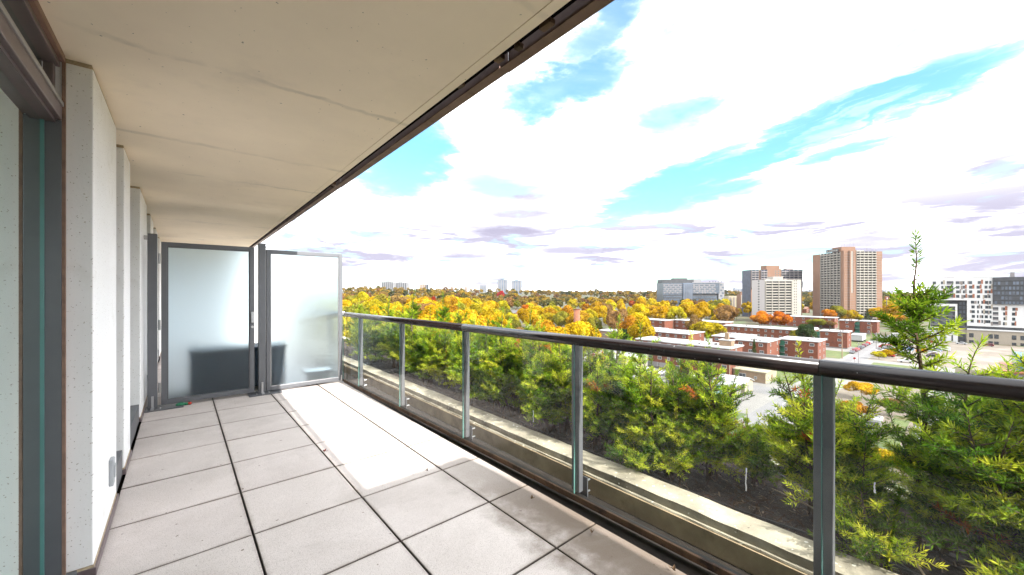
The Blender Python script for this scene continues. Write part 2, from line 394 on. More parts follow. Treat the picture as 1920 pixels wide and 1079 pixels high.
def build_ceiling():
    lab = 'stained beige concrete balcony slab overhead with a dark gap and brown steel edge'
    # edge drifts outward with distance as in the photograph
    ex = lambda y: 1.345 + .0172 * (y - .9)
    t = thing('balcony_slab', lab, 'ceiling slab', (0, 0, CEIL))
    sl = []
    for a, b in ((-8, 6.51), (6.516, 10.45), (10.456, 14)):
        mb = MB(); i = 0
        x0, x1a, x1b = -2.6, ex(a) - .19, ex(b) - .19
        z = .24
        mb.v = [(x0, a, 0), (x1a, a, 0), (x1b, b, 0), (x0, b, 0), (x0, a, z), (x1a, a, z), (x1b, b, z), (x0, b, z)]
        mb.f = [(0, 3, 2, 1), (4, 5, 6, 7), (0, 1, 5, 4), (1, 2, 6, 5), (2, 3, 7, 6), (3, 0, 4, 7)]
        mb.build('soffit', M['slab'], t)
        if b > 14: continue
    def strip(name, mat, o0, o1, z0, z1, a=-1.3, b=14, parent=t, **kw):
        mb = MB(); mb.v = [(ex(y) + o, y, z) for z in (z0, z1) for y, o in ((a, o0), (a, o1), (b, o1), (b, o0))]
        mb.f = [(0, 3, 2, 1), (4, 5, 6, 7), (0, 1, 5, 4), (1, 2, 6, 5), (2, 3, 7, 6), (3, 0, 4, 7)]
        return mb.build(name, mat, parent, **kw)
    strip('drip_edge', M['slab'], -.182, -.128, .004, .24)
    strip('drip_groove', M['sealant'], -.189, -.183, .02, .1)
    strip('gap', M['black_gap'], -.127, -.062, .05, .24)  # solid strip coloured black for the shade in the open gap
    for a, b, dx in ((-1.3, 1.62, .006), (1.62, 4.67, 0), (4.67, 14, -.006)):
        strip('steel_angle', M['brown_metal'], -.062 + dx, .0 + dx, .0, .012, a, b)
        strip('fascia', M['brown_metal'], -.0055 + dx, .0 + dx, .013, .25, a, b)
    for y, dx, w in ((1.55, -.10, .05), (1.42, -.085, .035), (4.6, -.10, .08), (4.75, -.08, .05), (1.2, -.09, .07), (1.9, -.12, .05)):
        MB().box(ex(y) + dx - .012, ex(y) + dx + .02, y, y + w, .006, .03).build('rust_flake', M['rust'], t)
    # roof mass above and an unseen slab added behind the viewpoint to shade the near floor
    MB().box(-2.6, 1.15, -8, 14, .245, .6).build('slab_core', M['slab'], t)
    w = thing('shade_slab', 'added unseen slab behind the viewpoint that shades the near floor', 'ceiling slab', (0, 0, CEIL))
    MB().box(1.10, 2.235, -8, -1.305, -.003, .3).build('soffit', M['slab'], w)
build_ceiling()

# wall of white precast fins with glazing between
def build_wall():
    fins = [(2.99, 3.955), (4.47, 4.965), (6.14, 7.3), (8.2, 9.0), (9.9, 10.7), (11.6, 12.6)]
    labs = ['tall white speckled concrete pillar beside the sliding door with a grey outlet', 'narrow white concrete pillar, second along the wall from the sliding door',
            'white concrete pillar next to the gate post, third along the wall', 'white concrete pillar just beyond the frosted gate', 'white concrete pillar well beyond the frosted gate', 'last white concrete pillar at the end of the slab']
    for (a, b), lab in zip(fins, labs):
        t = thing('white_pillar', lab, 'pillar', (WALL, a, 0), group='white pillars along the wall')
        MB().box(-.5, 0, 0, b - a, .055, CEIL - .022).build('shaft', M['pillar'], t, bevel=.006)
        MB().box(-.5, -.006, .006, b - a - .006, CEIL - .022, CEIL + .002).build('sealant_joint', M['sealant'], t)
        MB().box(-.5, .012, -.01, b - a + .01, .002, .045).build('base_flashing', M['mauve_metal'], t, bevel=.003)
        MB().box(-.5, .003, -.004, b - a + .003, .045, .0552).build('base_seal', M['sealant'], t)
    # socket on the first pillar
    t = thing('wall_outlet', 'grey weatherproof outlet cover low on the nearest white pillar', 'outlet', (WALL, 3.6, .33))
    MB().box(.0, .022, -.04, .04, -.085, .085).build('cover', pbr('grey outlet cover', (.33, .35, .37), .4), t, bevel=.006)
    MB().box(.0222, .03, -.026, .026, -.035, .045).build('flap', pbr('outlet flap', (.42, .44, .46), .35), t, bevel=.004)
    # windows recessed between the fins
    spans = [(3.955, 4.47), (4.965, 6.14), (7.3, 8.2), (9.0, 9.9), (10.7, 11.6), (12.6, 13.9)]
    wl = ['recessed window strip between the nearest and the second white pillar', 'recessed window between the second and third white pillars', 'recessed window beyond the gate between white pillars',
          'far recessed window between white pillars', 'farther recessed window between two white pillars', 'last recessed window at the end of the wall']
    for (a, b), lab in zip(spans, wl):
        t = thing('recessed_window', lab, 'window', (WALL - .22, a, 0), group='windows recessed between pillars')
        f = MB(); L = b - a
        f.box(-.06, .0, .002, .07, .21, CEIL - .06); f.box(-.06, .0, L - .07, L - .002, .21, CEIL - .06)
        f.box(-.06, .0, .07, L - .07, CEIL - .12, CEIL - .06); f.box(-.06, 0, .07, L - .07, .21, .27); f.box(-.058, -.002, .07, L - .07, 2.3, 2.36)
        f.build('frame', M['grey_metal'], t, bevel=.004)
        MB().box(-.035, -.028, .07, L - .07, .27, 2.3).build('pane', M['door_glass'], t)
        MB().box(-.035, -.028, .07, L - .07, 2.36, CEIL - .12).build('transom_pane', M['door_glass'], t)
        MB().box(-.07, .21, .003, L - .003, .002, .205).build('sill_panel', M['grey_metal'], t, bevel=.004)
    # the sliding door beside the camera
    t = thing('sliding_door', 'grey framed sliding glass door with a transom window at the left edge', 'sliding door', (-.455, 2.965, 0))
    MB().box(-.12, 0, .001, .03, .06, 2.36).build('jamb', M['grey_metal'], t, bevel=.003)
    MB().box(.0005, .012, .001, .022, .06, CEIL - .005).build('corner_trim', pbr('brown corner sealant', (.22, .135, .10), .7, var=.2, vscale=12), t)
    MB().box(-.09, .002, -5.5, .0, 2.36, 2.43).build('transom_bar', M['mauve_metal'], t, bevel=.003)
    MB().box(-.07, .008, -5.5, .0, 2.43, 2.452).build('transom_cap', pbr('pale grey aluminium trim', (.32, .30, .30), .4, .4), t, bevel=.002)
    h = MB().box(-.06, -.005, -5.5, -.0, 2.625, 2.655).box(-.055, -.02, -.045, -.001, 2.452, 2.625); h.build('transom_frame', M['mauve_metal'], t, bevel=.003)
    MB().box(-.06, .012, -5.5, .0, 2.656, CEIL + .002).build('head_flashing', pbr('brown head flashing', (.25, .15, .115), .6, var=.12, vscale=10), t)
    MB().box(-.060, -.0565, -5.5, -.045, 2.452, 2.625).build('transom_pane', M['door_glass'], t)
    s = thing('door_panel', None, None); s.parent = t; del_tags(s)
    MB().box(-.0765, -.0625, -5.5, -.001, .09, 2.34).build('glass', M['door_glass'], s)
    MB().box(-.0775, -.062, -.0009, .0006, .08, 2.35).build('stile', M['black'], s)
    MB().box(-.0624, -.056, -.012, .0, .08, 2.35).build('seal', M['teal'], s)
    MB().box(-.16, -.02, -5.5, .0, 2.345, 2.36).build('head_track', M['mauve_metal'], t)
    MB().box(-.16, .05, -5.5, .02, .002, .06).build('threshold', M['grey_metal'], t, bevel=.004)
    # dim room behind the glazing
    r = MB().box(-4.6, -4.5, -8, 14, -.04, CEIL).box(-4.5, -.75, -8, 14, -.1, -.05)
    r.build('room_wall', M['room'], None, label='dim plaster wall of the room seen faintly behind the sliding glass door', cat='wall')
def del_tags(o):
    for k in ('label', 'category', 'group'):
        if k in o: del o[k]
build_wall()

# ------------------------------------------------------------------ frosted partition
GY = 6.70
def frame_panel(mb, x0, x1, z0, z1, w, y0, y1):
    mb.box(x0, x0 + w, y0, y1, z0, z1); mb.box(x1 - w, x1, y0, y1, z0, z1)
    mb.box(x0 + w, x1 - w, y0, y1, z1 - w, z1); mb.box(x0 + w, x1 - w, y0, y1, z0, z0 + w); return mb
def build_gate():
    def post(x0, x1, top, lab, plate):
        t = thing('partition_post', lab, 'post', ((x0 + x1) / 2, GY + .02, 0), group='posts of the frosted partition')
        w = (x1 - x0) / 2
        MB().box(-w, w, -.045, .045, .014, top).build('shaft', M['grey_metal'], t, bevel=.004)
        MB().box(*plate, .002, .014).build('base_plate', M['grey_metal'], t, bevel=.002)
        MB().box(-.016, .016, -.15, -.046, .015, .028).build('foot_bracket', M['steel'], t)
        MB().box(-.012, .012, -.062, -.0455, .028, .17).build('clip', M['steel'], t, bevel=.002)
        for bx, by in ((-.075, -.11), (.075, -.11), (-.075, .06), (.075, .06)):
            MB().tube([(bx, by, .014), (bx, by, .03)], .010, 6).build('bolt', M['steel'], t)
        return t
    p = post(-.312, -.222, 2.225, 'dark grey steel post at the wall beside the frosted gate', (-.10, .30, -.17, .12))
    MB().box(-.10, -.046, -.02, .02, 2.15, 2.2).build('wall_bracket', M['steel'], p)
    p = post(.865, .955, 2.195, 'dark grey middle post between the frosted gate and fixed screen', (-.17, .24, -.17, .12))
    for z in (.5, 1.1, 2.13): MB().box(.046, .056, -.012, .012, z, z + .03).build('bolt', M['steel'], p)
    # gate leaf
    t = thing('frosted_gate', 'grey framed gate with a frosted glass panel and latch, beside the white wall', 'gate', (-.185, GY, 0))
    frame_panel(MB(), 0, 1.0, .04, 2.13, .056, -.02, .03).build('frame', M['grey_metal'], t, bevel=.004)
    frame_panel(MB(), .056, .944, .096, 2.074, .012, -.008, .02).build('bead', M['grey_metal'], t)
    MB().box(.06, .94, .0, .009, .10, 2.07).build('glass', M['frosted'], t)
    lk = MB().box(.955, .992, -.055, -.021, 1.045, 1.2).build('latch', pbr('grey latch body', (.42, .43, .45), .4, .3), t, bevel=.006)
    MB().tube([(.972, -.021, .985), (.972, -.05, .985)], .017, 12).build('knob', M['steel'], t)
    for z in (.2, 1.0, 1.85): MB().tube([(-.018, .005, z), (-.018, .005, z + .13)], .012, 8).build('hinge', M['steel'], t)
    # fixed screen
    t = thing('privacy_screen', 'fixed frosted glass screen between the middle post and the railing', 'screen', (.962, GY, 0))
    frame_panel(MB(), 0, 1.07, .03, 2.11, .056, -.02, .03).build('frame', M['grey_metal'], t, bevel=.004)
    frame_panel(MB(), .056, 1.014, .086, 2.054, .008, -.006, .018).build('bead', M['steel'], t)
    MB().box(.06, 1.01, .0, .009, .09, 2.05).build('glass', M['frosted'], t)
    MB().tube([(1.05, -.04, .012), (1.05, -.04, .12)], .014, 10).build('foot', M['steel'], t)
    MB().tube([(1.05, -.04, .001), (1.05, -.04, .0125)], .03, 10).build('foot', M['steel'], t)
    MB().box(1.0701, 1.11, -.015, .02, 1.10, 1.16).build('rail_clip', M['steel'], t, bevel=.004)
    # what stands behind the frosted panels on the neighbouring part
    t = thing('storage_bench', 'dark low bench showing as a blurred block behind the frosted gate', 'bench', (.72, 7.27, 0))
    MB().box(-.62, .55, -.25, .28, .05, .60).build('body', M['dark_box'], t, bevel=.015)
    MB().box(-.64, .57, -.27, .30, .603, .65).build('lid', M['dark_box'], t, bevel=.012)
    for x in (-.55, .48):
        for y in (-.2, .23): MB().box(x - .03, x + .03, y - .03, y + .03, .001, .0495).build('foot', M['black'], t)
    t = thing('plastic_tub', 'small white lidded tub glowing in sun behind the frosted screen', 'tub', (1.72, 6.93, 0))
    MB().box(-.15, .15, -.11, .11, .002, .16).build('body', M['white_plastic'], t, bevel=.02)
    MB().box(-.20, .20, -.13, .13, .163, .21).build('lid', M['white_plastic'], t, bevel=.015)
    t = thing('glow_panel', 'added white panel beyond the gate that brightens the frosted glass', 'screen', (-.34, 12.9, 0))  # white panel added out of view so the frosted panes read bright
    MB().box(0, 2.4, 0, .03, .03, 2.66).build('panel', M['white_plastic'], t); MB().box(0, 2.4, -.02, .05, .001, .029).build('base_rail', M['white_plastic'], t)
    t = thing('fabric_scrap', 'small green and red fabric scrap lying under the frosted gate', 'scrap', (.0, 6.66, 0))
    mb = MB(); mb.ball((0, 0, .022), .05, 9, 6, .45); mb.ball((.06, .01, .018), .035, 8, 5, .5); mb.build('cloth', M['green_scrap'], t)
    MB().ball((.095, -.005, .02), .024, 8, 5, .8).build('tie', pbr('red ribbon', (.5, .04, .02), .6), t)
build_gate()

# ------------------------------------------------------------------ glass railing (drifts slightly, as photographed)
RA = math.atan((2.165 - 2.075) / (1.9 - 6.7))      # plan angle of the rail line
def rail_pt(y): return 2.075 + (y - 6.7) * (2.165 - 2.075) / (1.9 - 6.7)
def rail_z(y): return 1.192 - .0062 * y              # top of the cap rail
def build_railing(y0, y1, posts, joints, lab):
    t = thing('glass_railing', lab, 'railing', (rail_pt(y0), y0, 0))
    L = lambda y: (rail_pt(y) - rail_pt(y0), y - y0)
    def seg(name, a, b, dx0, dx1, z0, z1, mat, **kw):
        xa, ya = L(a); xb, yb = L(b); mb = MB()
        za = z0 if not callable(z0) else None
        g = lambda z, y: z(y) if callable(z) else z
        mb.v = [(xa + dx0, ya, g(z0, a)), (xa + dx1, ya, g(z0, a)), (xb + dx1, yb, g(z0, b)), (xb + dx0, yb, g(z0, b)),
                (xa + dx0, ya, g(z1, a)), (xa + dx1, ya, g(z1, a)), (xb + dx1, yb, g(z1, b)), (xb + dx0, yb, g(z1, b))]
        mb.f = [(0, 3, 2, 1), (4, 5, 6, 7), (0, 1, 5, 4), (1, 2, 6, 5), (2, 3, 7, 6), (3, 0, 4, 7)]
        return mb.build(name, mat, t, **kw)
    # cap rail in lengths with open joints
    js = [y0] + joints + [y1]; R = .038
    for a, b in zip(js[:-1], js[1:]):
        xa, ya = L(a + .0015); xb, yb = L(b - .0015); mb = MB()
        mb.tube([(xa + .015, ya, rail_z(a) - R), (xb + .015, yb, rail_z(b) - R)], R, 28)
        mb.build('cap_rail', M['rail_metal'], t, smooth=False)
        o = t.children[-1]; o.data.polygons.foreach_set('use_smooth', [len(p.vertices) == 4 for p in o.data.polygons])
    ps = sorted(posts)
    gl = [y0] + ps + [y1]
    for a, b in zip(gl[:-1], gl[1:]):
        if b - a < .05: continue
        seg('glass_pane', a + .004, b - .004, -.006, .006, .035, lambda y: rail_z(y) - .062, M['rail_glass'])
        seg('glass_edge', a + .0005, a + .0035, -.006, .006, .035, lambda y: rail_z(y) - .062, M['glass_edge'])
    seg('base_channel', y0, y1, -.026, -.009, .0, .042, M['rust'], bevel=.003)
    seg('base_lip', y0, y1, -.0085, .03, .0, .03, M['black'])
    for y in ps:
        xa, ya = L(y)
        pm = MB().box(xa + .009, xa + .052, ya - .036, ya + .036, .05, rail_z(y) - .05)
        pm.build('post', M['grey_metal'], t, bevel=.004)
        MB().box(xa + .0525, xa + .06, ya - .075, ya + .035, .02, .16).build('bracket', M['grey_metal'], t, bevel=.002)
        for z in (.05, .13):
            MB().tube([(xa + .059, ya - .058, z), (xa + .10, ya - .058, z)], .007, 8).build('bolt', M['steel'], t)
    return t
PY = [-1.0, .42, 1.84, 3.25, 4.66, 6.07]
rail = build_railing(-2.6, GY - .01, PY, [.43, 3.26], 'long glass balcony railing with grey posts and a dark round cap rail')
def droppings():
    r = random.Random(6)
    for px, y0, y1 in ((1399, 878, 921), (1000, 770, 792), (1640, 905, 925)):
        mb = MB(); n = 7; L = []
        for k in range(n):
            q = at_x(px + r.uniform(-.8, .8), y0 + (y1 - y0) * k / (n - 1), rail_pt(.7) - .0085); L.append(q - np.array(rail.location))
        for a, b in zip(L[:-1], L[1:]):
            w = r.uniform(.0015, .0035); mb.quad(a + [0, w, 0], a - [0, w, 0], b - [0, w, 0], b + [0, w, 0])
        o = mb.build('dropping_streak', M['white_plastic'], rail); o.modifiers.new('thickness', 'SOLIDIFY').thickness = .0006
droppings()
build_railing(GY + .08, 13.6, [7.5, 8.9, 10.3, 11.7, 13.1], [10.3], 'glass railing continuing beyond the frosted screen')

# ------------------------------------------------------------------ planter beyond the railing
def build_planter():
    t = thing('planter', 'long rough concrete planter trough outside the glass railing', 'planter', (2.4, 0, 0))
    def wobble(mb, seed, amp):
        r = random.Random(seed)
        mb.v = [(x + r.uniform(-amp, amp), y, z + r.uniform(-amp, amp)) for x, y, z in mb.v]
    # inner curb: profile with a small ledge, cut in many lengths so that its edges waver
    prof = [(.0, .098), (.0, .15), (.19, .155), (.195, -.3), (-.02, -.3), (-.02, .088), (-.016, .098)]
    def curb(name, prof, ys, seed):
        mb = MB(); r = random.Random(seed); n = len(prof); rows = []
        for y in ys:
            i = len(mb.v); mb.v += [(x + r.uniform(-.003, .003), y, z + r.uniform(-.003, .003)) for x, z in prof]; rows.append(i)
        for a, b in zip(rows[:-1], rows[1:]):
            for k in range(n): mb.f.append((a + k, a + (k + 1) % n, b + (k + 1) % n, b + k))
        mb.f.append(tuple(rows[0] + k for k in range(n))); mb.f.append(tuple(rows[-1] + k for k in range(n))[::-1])
        return mb.build(name, M['curb'], t)
    ys = [-3 + .12 * k for k in range(142)]
    curb('inner_curb', prof, ys, 1)
    curb('outer_curb', [(.96, -.2), (.955, .215), (1.10, .22), (1.105, -.3)], ys, 2)
    MB().box(-.32, -.03, -3, 14, -.34, -.17).build('gutter', M['gutter'], t)
    MB().box(-.029, -.0202, -3, 14, -.169, .084).build('inner_face', M['gutter'], t)
    # mulch bed, uneven
    r = random.Random(5); mb = MB(); nx, ny = 16, 200
    for j in range(ny + 1):
        for i in range(nx + 1):
            x = 2.595 + .765 * i / nx; y = -3 + 17 * j / ny
            mb.v.append((x, y, .085 + .05 * i / nx + .018 * sin(y * 3.1 + x * 5) + r.uniform(-.012, .012)))
    for j in range(ny):
        for i in range(nx):
            a = j * (nx + 1) + i; mb.f.append((a, a + 1, a + nx + 2, a + nx + 1))
    mb.build('mulch', M['soil'], None, kind='stuff', label='dark brown bark mulch filling the planter bed', cat='mulch')
    # loose chips and needles
    mb = MB(); r = random.Random(9)
    for k in range(5200):
        x = r.uniform(2.6, 3.34); y = r.uniform(-1.2, 4.5) if k % 4 else r.uniform(4.5, 9); z = .10 + .05 * (x - 2.6) / .77 + r.uniform(0, .025)
        a = r.uniform(0, 6.28); l = r.uniform(.008, .03); w = r.uniform(.002, .006); ux, uy = cos(a), sin(a); dz = r.uniform(-.01, .01)
        mb.quad((x - ux * l - uy * w, y - uy * l + ux * w, z - dz), (x - ux * l + uy * w, y - uy * l - ux * w, z - dz),
                (x + ux * l + uy * w, y + uy * l - ux * w, z + dz), (x + ux * l - uy * w, y + uy * l + ux * w, z + dz + .003))
    o = mb.build('litter', leafy('bark chips', [(0, (.05, .03, .022)), (.55, (.075, .048, .03)), (1, (.26, .20, .15))], .0), None, kind='stuff', label='loose bark chips and dry needles scattered over the planter bed', cat='litter')
    a = o.data.attributes.new('tint', 'FLOAT', 'FACE'); a.data.foreach_set('value', [r.random() ** 2 for _ in o.data.polygons])
    # dry twigs
    for k, (x, y, a, l, lab) in enumerate([(2.95, .62, 1.2, .5, 'long pale dry twig lying across the mulch'), (3.02, .42, 1.0, .35, 'short dry twig on the mulch near the outer curb'), (2.75, .15, .3, .4, 'thin straight dry stick beside the inner curb'), (2.95, -.12, 2.0, .3, 'pale dry stick leaning at the near shrub')]):
        p = [(-l / 2 * cos(a), -l / 2 * sin(a), 0), (.0, .015, .02), (l / 2 * cos(a), l / 2 * sin(a), .01)]
        mb = MB().tube(p, [.006, .005, .003], 6); mb.tube([p[1], (.09 * cos(a + .6), .09 * sin(a + .6), .05)], [.004, .002], 5)
        mb.build('twig', M['twig'], None, (x, y, .155), label=lab, cat='twig', group='dry twigs on the mulch')
    mb = MB()
    mb.tube([(2.68 + .02 * sin(k * .7), -3 + k * .3, .125 + .012 * sin(k * 1.3)) for k in range(56)], .008, 6)
    for y in (.15, 1.5, 2.6, 3.9): mb.tube([(2.68, y, .13), (2.85, y + .22, .16), (3.1, y + .5, .175), (3.33, y + .78, .18)], .007, 6)
    mb.build('irrigation_tube', M['drip'], None, label='black irrigation tube running along and across the planter bed', cat='tube')
    # the host building's outer face below the planter
    MB().box(-9, 3.48, -8, 14.2, -30.6, -.52).build('own_building', pbr('own tower wall', (.5, .5, .5), .8), None, label='grey tower wall below the balcony carrying the planter', cat='building')
build_planter()

# small litter on the pavers
def leaf(x, y, a, s, mat, lab):
    mb = MB(); pts = [(0, 0), (.3, .35), (.15, .5), (.55, .6), (.5, .9), (.8, .85), (1, 1.25), (1.2, .85), (1.5, .9), (1.45, .6), (1.85, .5), (1.7, .35), (2, 0), (1, -.25)]
    n = len(pts); mb.v = [((px - 1) * s, py * s, .012 + .02 * abs(px - 1)) for px, py in pts] + [(0, .35 * s, .006)]
    mb.f = [(k, (k + 1) % n, n) for k in range(n)]
    mb.tube([(0, -.2 * s, .016), (.3 * s, -.8 * s, .012), (.2 * s, -1.3 * s, .02)], .0018, 5)
    o = mb.build('dead_leaf', mat, None, (x, y, .004), a, label=lab, cat='leaf', group='dead leaves on the floor')
leaf(1.02, 3.86, .6, .02, M['red_leaf'], 'curled dark red dead leaf on the paver joint')
leaf(1.93, 1.50, 2.1, .016, M['brown_leaf'], 'small brown dead leaf on the stained pavers by the railing')
leaf(1.55, 2.9, 4.0, .009, M['brown_leaf'], 'tiny brown leaf in the sunlit patch of pavers')
leaf(1.92, 2.02, 1.0, .014, M['brown_leaf'], 'crumpled brown leaf near the railing base channel')
leaf(2.0, 1.02, 3.0, .016, M['brown_leaf'], 'brown leaf in the near corner by the railing')
# ------------------------------------------------------------------ the ground far below
def city(name, col, *a, **k):
    """outdoor surfaces: base colours toned down by one common factor to suit the exposure"""
    q = lambda c: tuple(x * .66 for x in c)
    if 'stain' in k: k['stain'] = (q(k['stain'][0]), *k['stain'][1:])
    if 'speck' in k: k['speck'] = [(q(c), *r) for c, *r in (k['speck'] if isinstance(k['speck'], list) else [k['speck']])]
    return pbr(name, q(col), *a, **k)
GZ = -30.5
def sm(a, b, x):
    t = min(1, max(0, (x - a) / (b - a))); return t * t * (3 - 2 * t)
def gz(x, y):
    d = math.hypot(x, y); az = math.degrees(math.atan2(x, y))
    wl = 1 - sm(20, 47, az)
    far = 23 * (1 - sm(20, 62, az)) + 15 * sm(20, 62, az) * (1 - sm(66, 88, az)) + 6 * sm(66, 88, az)
    return GZ + wl * 8 * sm(110, 280, d) + far * sm(430, 1700, d) + 2.5 * sm(500, 900, d) * sin(d * .011 + az * .13)
M['ground'] = city('ground of leaf litter and grass', (.065, .058, .022), .95, var=.4, vscale=.03, speck=[((.11, .08, .035), .25, .55), ((.07, .10, .03), .08, .56)])
M['asphalt'] = city('pale worn asphalt', (.185, .18, .18), .9, var=.12, vscale=.15, stain=((.16, .16, .16), .05, .5, .7))
M['concrete'] = city('grey concrete paving', (.215, .205, .19), .9, var=.1, vscale=.3)  # even concrete colour for paving and foundations
M['lot'] = city('gravelly parking lot', (.19, .16, .125), .95, var=.15, vscale=.12, stain=((.27, .24, .21), .06, .5, .7))
M['lawn'] = city('autumn lawn', (.085, .115, .022), .95, var=.3, vscale=.5, stain=((.15, .125, .04), .15, .5, .7))
M['line'] = city('road paint', (.75, .75, .72), .8)
def build_ground():
    rs = [0, 20, 50, 90] + [90 * 1.065 ** k for k in range(1, 76)]; na = 144
    mb = MB(); mb.v.append((0, 0, GZ))
    for r_ in rs[1:]:
        for k in range(na):
            a = 2 * math.pi * k / na; x, y = r_ * sin(a), r_ * cos(a); mb.v.append((x, y, gz(x, y)))
    for k in range(na): mb.f.append((0, 1 + (k + 1) % na, 1 + k))
    for j in range(len(rs) - 2):
        for k in range(na):
            a = 1 + j * na + k; b = 1 + j * na + (k + 1) % na; mb.f.append((a, b, b + na, a + na))
    mb.build('ground', M['ground'], kind='structure', smooth=True)
    def sheet(name, mat, x0, x1, y0, y1, dz):
        MB().box(x0, x1, y0, y1, GZ - .5, GZ + dz).build(name, mat, kind='structure')
    sheet('pavement', M['concrete'], 112, 345, 3, 128, .02)
    sheet('road', M['asphalt'], 100, 420, 30.6, 36.8, .03)
    sheet('road', M['asphalt'], 138, 148.5, 37.2, 127, .028)
    sheet('parking_lot', M['lot'], 244, 366, -60, 30.0, .035)
    sheet('parking_lot', M['asphalt'], 152, 190, 92, 127, .03)
    sheet('courtyard', city('brown court paving', (.17, .135, .10), .95, var=.2, vscale=.2), 112, 195, 8, 26.5, .032)
    for x0, x1, y0, y1 in ((236, 266, 38.8, 54), (160, 188, 38.6, 56), (188, 216, 44, 55), (292, 384, 38.8, 50), (225, 270, 58, 100)):
        sheet('lawn', M['lawn'], x0, x1, y0, y1, .05)
    for x0, x1, y0, y1 in ((196, 236, 8, 27), (112, 140, 9, 12)):
        sheet('lawn', M['lawn'], x0, x1, y0, y1, .05)
    mb = MB()
    for k in range(48): mb.box(110 + k * 6.4, 113 + k * 6.4, 33.62, 33.78, GZ + .036, GZ + .038)
    for k in range(30): mb.box(262 + k * 2.7, 262.12 + k * 2.7, 26.6, 29.9, GZ + .04, GZ + .042).box(262 + k * 2.7, 262.12 + k * 2.7, 20, 23.2, GZ + .04, GZ + .042)
    mb.build('road_markings', M['line'], kind='structure')
build_ground()

# ------------------------------------------------------------------ building materials and window meshes
M['brick'] = city('dark red brick', (.185, .055, .026), .9, var=.16, vscale=1.2, rand=.1, stain=((.14, .045, .024), .25, .5, .72))
M['tan_brick'] = city('tan brick', (.28, .19, .12), .9, var=.12, vscale=1)
M['cream_wall'] = city('cream render', (.38, .33, .23), .9, var=.06, vscale=.4)
M['white_roof'] = city('pale flat roofing', (.46, .46, .455), .9, var=.14, vscale=.3, stain=((.24, .235, .225), .12, .55, .75))
M['white_trim'] = city('white painted trim', (.42, .42, .41), .7, var=.04)
M['pane'] = city('dark window pane', (.035, .045, .055), .12, var=.4, vscale=.8, spec=.8)
M['grey_pane'] = city('grey window pane', (.085, .095, .105), .15, var=.7, vscale=.35, spec=.8)
M['green_panel'] = city('dark green balcony panel', (.01, .12, .07), .6, var=.2)
M['tower_white'] = city('cream white tower cladding', (.37, .345, .30), .85, var=.06, vscale=.08)
M['tower_grey'] = city('greyish precast panel', (.27, .25, .25), .85, var=.07, vscale=.1)
M['tower_brown'] = city('pinkish brown tower brick', (.235, .132, .085), .9, var=.08, vscale=.1)
M['tower_dark'] = city('shadowed balcony opening', (.012, .011, .012), .6, var=.4, vscale=.4)  # near-black colour holds the shade inside the balconies
M['navy'] = city('navy balcony glazing', (.045, .055, .09), .4, var=.3, vscale=.2)
M['house_white'] = city('white facade panel', (.66, .66, .65), .7, var=.03)
M['lifted_side'] = city('grey cream side lifted from shade', (.46, .43, .42), .8, var=.04)
M['grey_glass'] = city('blue grey curtain glass', (.065, .085, .115), .3, .1, var=.45, vscale=.35, spec=.8)
M['far_blue'] = city('blue grey hazed tower glass', (.12, .15, .20), .35, var=.25, vscale=.06)  # distance haze put into the blue grey glass colour
M['far_white'] = city('pale far tower concrete', (.25, .25, .26), .9, var=.06)
M['charcoal'] = city('charcoal cladding', (.045, .048, .055), .5, var=.3, vscale=.3)
M['orange_panel'] = city('orange brown facade panel', (.30, .10, .045), .6, var=.1)
M['taupe_panel'] = city('taupe facade panel', (.22, .19, .17), .6, var=.08)
M['beige_panel'] = city('beige facade panel', (.36, .31, .24), .6, var=.06)
M['dark_roof'] = city('grey shingle roof', (.15, .14, .145), .9, var=.2, vscale=.6)
M['glass_roof'] = city('teal glass roof', (.10, .21, .25), .25, var=.2, vscale=.5)

_wc = {}
def window(parent, x, y, z, w, h, face, frame='white_trim', proud=.06, pane='grey_pane'):
    """a framed window standing just proud of a wall that faces -x or -y"""
    k = (w, h, face, frame, pane)
    if k not in _wc:
        f = MB(); p = MB(); t = .17
        for a0, a1, b0, b1 in ((-w / 2, w / 2, 0, t), (-w / 2, w / 2, h - t, h), (-w / 2, -w / 2 + t, t, h - t), (w / 2 - t, w / 2, t, h - t), (-.04, .04, t, h - t)):
            if face == 'x': f.box(-proud, .02, a0, a1, b0, b1)
            else: f.box(a0, a1, -proud, .02, b0, b1)
        if face == 'x': p.box(-proud * .5, .02, -w / 2 + t, w / 2 - t, t, h - t)
        else: p.box(-w / 2 + t, w / 2 - t, -proud * .5, .02, t, h - t)
        _wc[k] = (f.mesh('window', M[frame]), p.mesh('pane', M[pane]))
    a = child('window', _wc[k][0], parent, (x, y, z)); child('pane', _wc[k][1], a); return a

